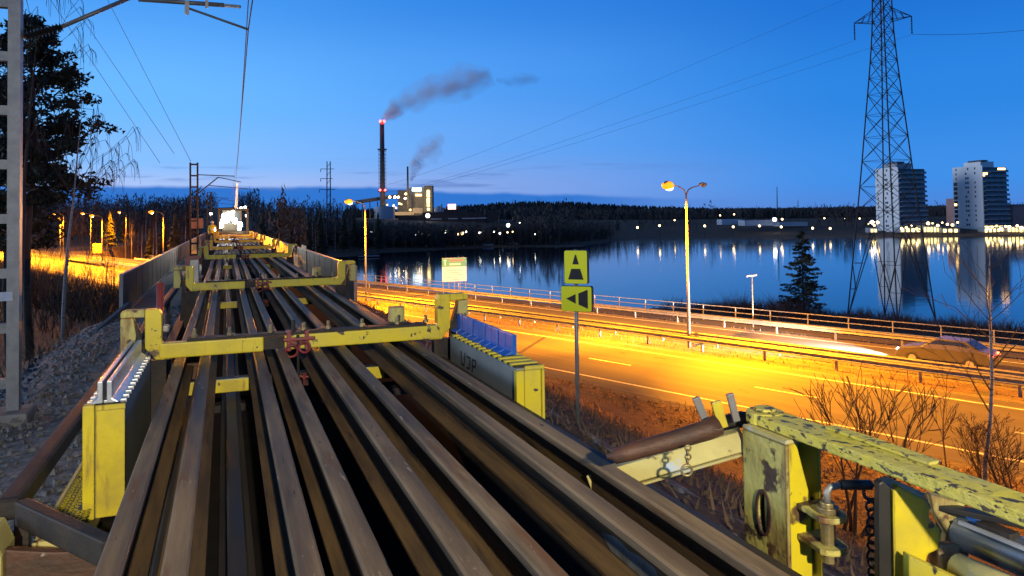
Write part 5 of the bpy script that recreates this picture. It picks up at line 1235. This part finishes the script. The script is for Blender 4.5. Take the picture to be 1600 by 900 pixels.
m = MB(); a = W(686, 340, ZP - 60); m.path([a, W(686, 326, ZP - 60), W(686, 322, ZP - 60)], [4, 4, 1.5], n=14); m.path([W(688, 334, ZP - 64), W(690, 319, ZP - 64)], [.8, .6], n=6); m.build('silo_shell', nmat('pale_silo_steel', (.3, .34, .4), rough=.6), root, smooth=True)

# smoke
m_smk = bpy.data.materials.new('chimney_smoke'); m_smk.use_nodes = True; t = m_smk.node_tree; t.nodes.remove(t.nodes['Principled BSDF'])
pv = t.nodes.new('ShaderNodeVolumePrincipled'); pv.inputs['Color'].default_value = (1, .82, .85, 1); pv.inputs['Anisotropy'].default_value = 0.1
co = t.nodes.new('ShaderNodeTexCoord'); n1 = t.nodes.new('ShaderNodeTexNoise'); n1.inputs['Scale'].default_value = .075; n1.inputs['Detail'].default_value = 5; t.links.new(co.outputs['Object'], n1.inputs['Vector'])
mr = t.nodes.new('ShaderNodeMapRange'); mr.inputs[1].default_value = .32; mr.inputs[2].default_value = .68; mr.inputs[3].default_value = .004; mr.inputs[4].default_value = .024; t.links.new(n1.outputs[0], mr.inputs[0]); t.links.new(mr.outputs[0], pv.inputs['Density'])
t.links.new(pv.outputs[0], t.nodes['Material Output'].inputs['Volume'])
def smoke(label, pts, Z, seed):
    def shell(k_, name, parent, pts=pts):
        m = MB(); N = 26; P_ = []; r_ = []
        for k in range(N + 1):
            u = k / N * (len(pts) - 1); i = min(len(pts) - 2, int(u)); f_ = u - i
            x, y, w_ = [pts[i][q] * (1 - f_) + pts[i + 1][q] * f_ for q in range(3)]
            P_.append(W(x, y, Z)); r_.append(k_ * w_ * Z / FPX * (1 + .25 * noise.noise((k * .6, seed, k_))))
        m.path(P_, r_, n=18)
        bmesh.ops.subdivide_edges(m.bm, edges=m.bm.edges, cuts=1, use_grid_fill=True)
        for v in m.bm.verts:
            g = min(1, (v.co - P_[0]).length / 30 + .04); v.co += (Vector(noise.noise_vector(v.co * .05 + Vector((seed, k_ * 3, 0)))) * 5.5 + Vector(noise.noise_vector(v.co * .14 + Vector((0, seed, 0)))) * 2.2) * g
        bmesh.ops.recalc_face_normals(m.bm, faces=m.bm.faces)
        return m.build(name, m_smk, parent)
    root = tag(shell(1.45, 'smoke_plume', None), label, 'smoke')
    for k_, nm in ((1.05, 'smoke_veil'), (.72, 'smoke_core'), (.42, 'smoke_core')): shell(k_, nm, root)
    if len(pts) > 5:
        for k_ in (1.25, 1.1, .95, .8, .65): shell(k_, 'smoke_core', root, [(pts[0][0], pts[0][1], pts[0][2])] + [tuple(pts[0][q] * (1 - u) + pts[1][q] * u for q in range(3)) for u in (.35, .7)] + [pts[1], tuple((pts[1][q] + pts[2][q] * k_) / (1 + k_) for q in range(3))])
    return root
smoke('pinkish grey smoke plume drifting right from the tall chimney', [(597, 188.5, 3.6), (608, 178, 8), (635, 158, 13), (665, 145, 15), (700, 137, 17), (735, 126, 19), (768, 116, 9)], ZP + 4, 3)
smoke('small grey smoke plume rising behind the thin chimney', [(642, 283, 2.5), (648, 262, 8), (658, 245, 11), (672, 231, 12), (690, 216, 7), (696, 212, 3)], ZP + 30, 8)
smoke('faint detached smoke wisp right of the big plume', [(775, 125, 3), (800, 128, 6), (822, 125, 7), (838, 120, 3.5), (852, 115, .6)], ZP + 4, 14)

# ---------------------------------------------------------------- tower blocks
m_white = nmat('white_render', (.78, .80, .84), (.72, .75, .80), scale=.15, rough=.8); m_dkpan = nmat('dark_facade_panel', (.035, .04, .05), (.05, .055, .065), scale=.4, rough=.4); m_balc = nmat('balcony_glass', (.05, .07, .10), (.08, .10, .14), scale=.5, rough=.12, spec=.8); m_slab = nmat('pale_floor_slab', (.34, .36, .40), rough=.7); m_win = nmat('dark_window_glass', (.03, .04, .055), rough=.12); m_pink = nmat('pink_render', (.42, .24, .22), (.36, .2, .19), scale=.3, rough=.85)
m_glow = emis('orange_lit_window', (1, .55, .16), 7.0)
def tower_block(corner_px, Z, zb_, zt_, wA, wB, label, lit, strip, rot=R_(-9)):
    """white face looks along local -X, dark balcony face along local -Y; the corner between them stands at the pixel's direction"""
    c = W(corner_px, 345, Z); root = local('tower_block', label, 'apartment tower'); H = zt_ - zb_; nf = 12; fh = (H - 4) / nf
    root.location = (c.x, c.y, zb_); root.rotation_euler = (0, 0, rot)
    m = MB(); m.box(.6, .45, 0, wB - .1, wA, H); m.build('core', m_dkpan, root)
    m = MB(); m.box(0, 0, 0, .59, wA, H + 1.2); wf = m.build('white_wall', m_white, root)
    m = MB(); m.box(1.5, 2.5, H + .01, wB * .62, wA * .68, H + 3.6); m.build('penthouse', m_white if strip else m_slab, root)
    m = MB(); m.box(.65, 1.0, H + 3.61, wB * .3, wA * .5, H + 4.4); m.build('roof_plant', m_dkpan, root)
    for k in range(nf):
        z = 4 + k * fh; off = -.45 if (k < 7) else 0.0
        m = MB(); m.box(.6, -1.3 + off, z - .16, wB + (.3 if k < 7 else 0), .44, z + .16); bl = m.build('balcony', m_slab, root)
        m = MB(); m.box(.75, -1.22 + off, z + .161, wB - .1, -1.16 + off, z + 1.15); m.build('balcony_glazing', m_balc, bl)
        m = MB()
        for j in range(4): m.box(1.2 + j * wB / 4, .40, z + .4, 1.2 + j * wB / 4 + wB / 5.2, .448, z + fh - .5)
        m.build('glazed_door', m_win, bl)
    for k in range(nf + 1):
        z = 3 + k * fh
        for j, yy in enumerate((wA * .22, wA * .45, wA * .52, wA * .86)):
            if (k * 7 + j * 3) % 5 == 0: continue
            m = MB(); m.box(-.05, yy, z, .02, yy + (.9 if j in (0, 3) else 1.1), z + 1.3); m.build('window', m_win, wf)
    if strip:
        for k in range(9):
            z = 5 + k * fh; m = MB(); m.box(-.09, wA - 3.4, z, -.051, wA - .6, z + fh * .72); m.build('loggia', m_win, wf)
    for k, u0, u1, face_ in lit:
        z = 4 + k * fh
        m = MB()
        if face_ == 'B': m.box(u0, .36, z + .35, u1, .395, z + fh - .45)
        else: m.box(-.12, u0, z, -.095, u1, z + 1.4)
        m.build('lit_window', m_glow, root)
    m = MB()
    for j in range(5): m.box(1.0 + j * wB / 5, .3, .4, 1.0 + j * wB / 5 + wB / 7, .44, 2.9)
    m.build('lit_shop_window', m_yellowlit, root)
    return root
tower_block(1405, 437, 2.0, 39.6, 19.5, 18.8, 'grey and white tower block behind the lattice pylon', [], False)
tower_block(1537, 437, 2.0, 39.9, 22.0, 17.6, 'white tower block at far right with two orange lit flats', [(10, .9, 4.2, 'B'), (11, 11.5, 16.9, 'B'), (4, 19.4, 21.2, 'A')], True)
def pavilion(px0, y0, px1, y1, Z, depth, label, mat, name='low_building', lit=0, cat='building', roof=None, litmat=None):
    root = thing(name, label, cat, W((px0 + px1) / 2, y1, Z)); m = MB(); a, r_, n_ = vbox(m, px0, y0, px1, y1, Z, depth); m.build('walls', mat, root)
    if roof: m = MB(); vbox(m, px0 - .7, y0 - 1.1, px1 + .7, y0 - .02, Z - .6, depth + 1); m.build('roof', roof, root)
    for k in range(lit):
        w_ = (px1 - px0) / (lit + .2); m = MB(); vbox(m, px0 + w_ * (k + .25), y0 + (y1 - y0) * .25, px0 + w_ * (k + .8), y1 - (y1 - y0) * .15, Z - .35, .2); m.build('lit_window', litmat or m_yellowlit, root)
    return root
pavilion(1583, 320, 1640, 362, 452, 20, 'pinkish apartment block at the right frame edge', m_pink, 'apartment_block', roof=m_dkpan)
pavilion(1572, 319, 1582, 362, 462, 12, 'narrow reddish block squeezed beside the right tower', m_pink, 'apartment_block')
pavilion(1494, 310, 1499, 362, 470, 10, 'thin red strip building left of the white tower', m_pink, 'apartment_block')
pavilion(1406, 355, 1441, 363.5, 425, 8, 'low pavilion with lit windows under the grey tower', m_slab, lit=4)
pavilion(1443, 352, 1470, 364, 432, 8, 'lit shop pavilion between the two towers, left one', m_slab, lit=5, roof=m_dkpan)
pavilion(1472, 356, 1500, 364, 428, 8, 'lit shop pavilion between the two towers, right one', m_slab, lit=3, roof=m_dkpan)
pavilion(1538, 355, 1572, 364.5, 424, 6, 'arcade with bright lit openings under the right tower', m_slab, lit=5)
pavilion(1574, 353, 1606, 364.5, 420, 6, 'arcade with bright lit openings by the right frame edge', m_slab, lit=5)
pavilion(1360, 356, 1372, 364, 420, 6, 'small lit kiosk at the foot of the grey tower, left', m_slab, lit=2)
m_snow = nmat('pale_snowy_roof', (.42, .47, .56), (.36, .4, .5), scale=.2, rough=.9)
pavilion(1164, 344, 1216, 352.5, 470, 14, 'long low shed with pale roof across the lake', m_snow, 'shed')
pavilion(1128, 342.5, 1160, 351, 490, 12, 'smaller shed with pale roof left of the long shed', m_snow, 'shed')
pavilion(1218, 347, 1262, 353.5, 500, 12, 'pale roofed shed right of the bright white lamp', m_snow, 'shed')

# ---------------------------------------------------------------- lamps round the lake
def shore_lamp(px, py, Z, label, mt, r_, name='shore_lamp', group=None, hood=True):
    p = W(px, py, Z); gz = min(land(p.x, p.y), p.z - 2)
    root = thing(name, label, 'lamp', (p.x, p.y, gz), group)
    m = MB(); m.tube((p.x, p.y, gz), (p.x, p.y, p.z), .09, .06, n=5); m.build('pole', m_dark, root)
    m = MB(); m.ball(p - FW * .15, r_, 2); m.build('lamp_globe', mt, root, smooth=True)
    return root
LB = 'small lit lamp globe on a dark pole under the far left trees'
for i_, (px, py) in enumerate(((507, 364), (531, 363), (540, 363.5), (549, 369), (580, 363), (594, 366), (610, 366), (624, 363), (648.5, 366.5), (653.5, 362), (660, 366), (669, 363), (671, 366.5), (772, 362), (781, 364.5), (801, 362), (812, 348), (836, 366), (793, 363))):
    shore_lamp(px, py, 348, LB, m_whitel if i_ % 3 else m_warml, .20 + .26 * rnd.random(), group='small white lamps under the far left trees')
shore_lamp(668.5, 337, 540, 'bright white flood lamp below the power plant tower', m_whitel, 1.5)
shore_lamp(696, 362, 350, 'white lamp on a lit pole right of the factory lamps', m_whitel, .6)
shore_lamp(722, 364.5, 350, 'warm orange lamp near the shore, biggest of the warm ones there', m_warml, .8)
shore_lamp(728, 362.5, 352, 'white lamp touching the warm orange lamp near the shore', m_whitel, .55)
shore_lamp(750, 364, 350, 'yellowish white lamp alone between orange lamp and boats', m_whitel, .62)
shore_lamp(794, 352, 380, 'large white lamp above the moored boats', m_whitel, .95)
shore_lamp(716, 366, 349, 'dim orange lamp left of the warm orange one', m_warml, .45)
for px, py in ((996, 355.5), (1030.5, 352.5), (1101, 353), (1145.5, 354.5), (1186.5, 353), (1220.5, 354.5), (1269.5, 356.5), (1297, 357)):
    shore_lamp(px, py, 425, 'small warm promenade lamp lighting the far shore path', m_warml, .62, group='warm lamps along the far promenade')
for px, py in ((1125, 336.5), (1147, 335), (1320, 342), (1288, 341), (1054, 344), (1343, 341.5)):
    shore_lamp(px, py, 520, 'faint lamp in front of the far wood', m_warml, .5, group='faint lamps in front of the far wood')
shore_lamp(1210, 343, 460, 'bright white yellow lamp beside the pale sheds', m_whitel, 1.25)
shore_lamp(1222, 342.5, 462, 'small warm lamp right beside the bright shed lamp', m_warml, .6)
shore_lamp(1362.5, 347, 415, 'greenish white lamp left of the grey tower foot', m_whitel, 1.1)
for i, px in enumerate((1357, 1366, 1371, 1408, 1416, 1424, 1432, 1450, 1457, 1465, 1472, 1480, 1488, 1496, 1543, 1550, 1557, 1564, 1571, 1577, 1583, 1589, 1595, 1600)):
    shore_lamp(px, 350 + 2.5 * math.sin(i * 2.3) + (5 if px > 1540 or 1400 < px < 1440 else 0), 412, 'bright yellow lamp in the row before the towers', m_warml if i % 4 else m_yellowlit, .45 + .5 * ((i * 7) % 5) / 5, group='yellow lamps before the towers')
for i, (px, py) in enumerate(((371, 327), (377, 325), (383.5, 324), (386, 337), (330, 334))):
    shore_lamp(px, py, 150, ('white lamp on the track side behind the lit machine' if i < 3 else ('single lower lamp right behind the lit machine' if i == 3 else 'lamp left of the lit machine above the worker')), m_whitel, .28, group='white lamps behind the lit machine' if i < 3 else None)
m = MB()
for x0, x1, y in ((962, 1004, 362.5), (1008, 1052, 359.5), (1090, 1116, 360), (1138, 1160, 360), (1172, 1224, 360.5), (1262, 1276, 362)):
    p, q = W(x0, y, 424), W(x1, y, 424); p.z = land(p.x, p.y) + .06; q.z = land(q.x, q.y) + .06; d = (q - p).cross(Vector((0, 0, 1))).normalized() * 2
    m.quad(p - d, q - d, q + d, p + d)
m.bm.free()

# moored boats and jetty
m_hull = nmat('pale_boat_hull', (.36, .40, .46), (.30, .34, .40), scale=1, rough=.5)
def boat(px, py, ln, label, group, ang):
    p = G(px, py, 0.12); root = local('rowing_boat', label, 'boat', group); root.location = (p.x, p.y, max(.05, land(p.x, p.y)) + .02); root.rotation_euler = (0, 0, ang)
    st = [(-.5, .32, .42), (-.2, .4, .40), (.15, .36, .44), (.38, .2, .52), (.5, .02, .62)]; m = MB(); rows = []
    for u, w_, h in st:
        rows.append([m.bm.verts.new((u * ln, s * w_ * ln * .42, z)) for s, z in ((-1, h * 1.4), (-.72, .1), (.72, .1), (1, h * 1.4))])
    for a_, b_ in zip(rows, rows[1:]):
        for k in range(3): m.bm.faces.new((a_[k], b_[k], b_[k + 1], a_[k + 1]))
    m.bm.faces.new(rows[0]); m.build('hull', m_hull, root)
    m = MB()
    for u in (-.25, .1): m.box(u * ln - .12, -.3 * ln * .42, .38, u * ln + .12, .3 * ln * .42, .42)
    m.build('seat', m_wood, root)
for i, px in enumerate((640, 650, 659, 745, 754, 764, 773, 800, 809, 817, 826, 836, 846, 856, 865, 790)):
    boat(px, 387.2 - (px - 640) * .028 + (i % 3) * .7, 4.2 + (i % 2), 'small pale boat pulled up on the far shore', 'boats along the far shore', i * 1.3)
j = G(578, 401, .4); root = thing('jetty', 'small pale jetty on the left shore behind the lamp post', 'jetty', j)
m = MB(); a, b = G(560, 400.5, .5), G(592, 399.5, .5); m.bar(a, b, 2.2, .18); m.build('deck', m_snow, root)
m = MB()
for u in (.08, .5, .92): q = a.lerp(b, u); m.tube((q.x, q.y, -.8), (q.x, q.y, .40), .12, n=6)
m.build('piles', m_dark, root)

# billboards and houses at the left
for (px, py, Z, w_, h_), lb in zip(((152, 388, 150, 1.9, 1.9), (308, 349, 190, 3.2, 2.6)), ('square orange lit road sign on the bright left slope', 'orange lit sign left of the catenary mast')):
    p = W(px, py, Z); root = thing('road_sign', lb, 'sign', (p.x, p.y, land(p.x, p.y)))
    m = MB(); m.bar(p - R0 * w_ / 2, p + R0 * w_ / 2, .12, h_); m.build('sign_board', nmat('orange_sign_sheet', (.6, .28, .10), (.5, .2, .08), scale=1.2, rough=.6), root)
    m = MB(); m.tube((p.x, p.y + .2, land(p.x, p.y) - .2), (p.x, p.y + .2, p.z + h_ * .4), .06, n=6); m.build('post', m_pole, root)

# ---------------------------------------------------------------- woods
m_far = nmat('far_wood_foliage', (0.026, 0.032, 0.036), (0.055, 0.05, 0.05), scale=.05, rough=.95, detail=3)
m_fartwig = nmat('far_bare_crowns', (0.055, 0.045, 0.045), (0.085, 0.065, 0.060), scale=.05, rough=.95)
def blob_tree(mc, mt, p, h, conif, R, det=26):
    mt.tube(p, p + Vector((0, 0, h * .8)), h * .011 + .05, .04, n=3, cap=False)
    if conif:
        for k in range(det):
            t_ = .12 + .86 * (k + R.random()) / det; w_ = h * .17 * (1 - t_) + .12; a = R.uniform(0, 6.28)
            c = p + Vector((0, 0, h * t_)); e = Vector((math.cos(a), math.sin(a), -.25)) * w_ * R.uniform(.7, 1.25); sd_ = Vector((-math.sin(a), math.cos(a), 0)) * w_ * .5
            mc.tri(c + Vector((0, 0, h * .05)), c + e + sd_, c + e - sd_)
    else:
        for k in range(det):
            t_ = .28 + .72 * R.random(); w_ = h * .19 * math.sin(3.14 * min(1, (t_ - .2) / .82)) + .2; a = R.uniform(0, 6.28); rr_ = R.random() ** .6
            c = p + Vector((math.cos(a) * w_ * rr_, math.sin(a) * w_ * rr_, h * t_)); s_ = h * .05 * R.uniform(.5, 1.1)
            u_ = Vector((R.uniform(-.6, .6), R.uniform(-.6, .6), 1)).normalized() * s_ * 1.7; v_ = Vector((R.uniform(-1, 1), R.uniform(-1, 1), R.uniform(-.3, .3))).normalized() * s_ * .55
            mc.tri(c - u_ * .6 + v_, c - u_ * .6 - v_, c + u_)
# trees near enough to tell apart
protos = {}
def near_tree(p, h, kind, label, seed, group):
    key = (kind, seed % 3)
    if key not in protos:
        R = random.Random(seed + 50); root = local('spruce_tree' if kind == 'c' else 'birch_tree', label, 'tree', group)
        c1, t1 = MB(), MB(); blob_tree(c1, t1, Vector((0, 0, 0)), 10, kind == 'c', R, 240 if kind == 'c' else 420)
        if kind == 'b':
            c1.bm.free(); t1.bm.free(); c1, t1 = MB(), MB(); t1.path([(0, 0, 0), (.1, 0, 4), (.0, .1, 7.5), (.1, 0, 9.7)], [.13, .09, .05, .012], n=6)
            for k in range(26):
                t_ = .25 + .7 * R.random(); a = R.uniform(0, 6.28); grow(c1, Vector((.05, 0, 10 * t_)), Vector((math.cos(a) * .6, math.sin(a) * .6, 1)), 1.9 * (1.2 - t_), .03, 2, R, .5, .2, min_r=.012)
        t1.build('trunk', m_bark if kind == 'c' else m_birch, root); c1.build('crown', m_spruce if kind == 'c' else m_twig, root)
        root.location = p; root.scale = (h / 10,) * 3; protos[key] = root; return
    dup(protos[key], p, rnd.uniform(0, 6.28), label, h / 10, group)
for i in range(34):                                   # right of the bridge, before the wood
    px = 392 + i * 6.0 + rnd.uniform(-2, 2); Z = rnd.uniform(180, 318) if i > 3 else rnd.uniform(150, 200); p = W(px, 392, Z); gz = land(p.x, p.y)
    if gz < .15 or p.x < 7: continue
    k = 'b' if i % 3 else 'c'
    near_tree((p.x, p.y, gz - .1), rnd.uniform(11, 17), k, ('bare birch standing before the wood right of the bridge' if k == 'b' else 'dark spruce standing before the wood right of the bridge'), i, ('birches' if k == 'b' else 'spruces') + ' before the wood right of the bridge')
for i in range(30):                                   # left side
    px = 150 + i * 5.2 + rnd.uniform(-2, 2); Z = rnd.uniform(150, 290); p = W(px, 392, Z)
    if p.x > -7: continue
    gz = land(p.x, p.y); d = NX * p.x + NY * p.y
    if 20 < d < 54: continue
    k = 'b' if i % 4 else 'c'
    near_tree((p.x, p.y, gz - .1), rnd.uniform(8, 15), k, ('bare birch among those left of the bridge' if k == 'b' else 'dark spruce among those left of the bridge'), i, ('birches' if k == 'b' else 'spruces') + ' left of the bridge')
mc, mt, mb_ = MB(), MB(), MB(); R = random.Random(99)
for i in range(2600):
    px = R.uniform(470, 968); Z = R.uniform(330, 372) if px < 860 else R.uniform(340, 440); p = W(px, 345, Z); gz = land(p.x, p.y)
    if gz < .3 or lake_sd(p.x, p.y) < 11: continue
    con_ = R.random() < .25
    blob_tree(mc if con_ else mb_, mt, Vector((p.x, p.y, gz - .2)), R.uniform(6, 10.5), con_, R, 26)
placed = 0
for i in range(26000):
    if placed > 5200: break
    px = R.uniform(-60, 1680); Z = 150 + 1350 * R.random() ** 2.0
    if px > 470 and Z < 300: continue
    p = W(px, 345, Z); gz = land(p.x, p.y)
    if gz < .3: continue
    L = lake_sd(p.x, p.y); d = NX * p.x + NY * p.y
    if L < 6 or 18 < d < 58 and Z < 420 or abs(p.x - TC) < 9: continue
    if px < 300 and Z < 260: continue
    if px > 965 and L < 55: continue
    if 1330 < px and Z < 480: continue
    if 560 < px < 800 and 380 < Z < 760: continue
    if 1110 < px < 1275 and Z < 540: continue
    h = R.uniform(12, 16.5) if px < 900 else R.uniform(9, 13)
    h *= .75 + .55 * abs(noise.noise((p.x * .03, p.y * .03, 11))) * 1.6
    if 560 < px < 780: h *= .72
    con_ = noise.noise((p.x * .012, p.y * .012, 3)) + R.uniform(-.3, .3) > .22
    blob_tree(mc if con_ else mb_, mt, Vector((p.x, p.y, gz - .2)), h * (1.1 if con_ else .95), con_, R, 34 if Z < 500 else 16); placed += 1
for i in range(9000):
    px = R.uniform(540, 1560); Z = R.uniform(760, 1700); p = W(px, 345, Z); gz = land(p.x, p.y)
    if gz < 5: continue
    c = Vector((p.x, p.y, gz - 1)); h = R.uniform(8, 13)
    for k in range(3):
        a = R.uniform(0, 6.28); u = Vector((math.cos(a), math.sin(a), 0)) * h * .42
        mc.tri(c - u, c + u, c + Vector((R.uniform(-1, 1), R.uniform(-1, 1), h)))
tag(mc.build('far_wood', m_far), 'dark distant conifer wood behind lake, road and railway', 'wood', kind='stuff')
tag(mb_.build('far_bare_wood', m_fartwig), 'brownish leafless wood along the far lake shore', 'wood', kind='stuff')
tag(mt.build('far_wood_trunks', m_bark), 'trunks of the distant wood', 'wood', kind='stuff')
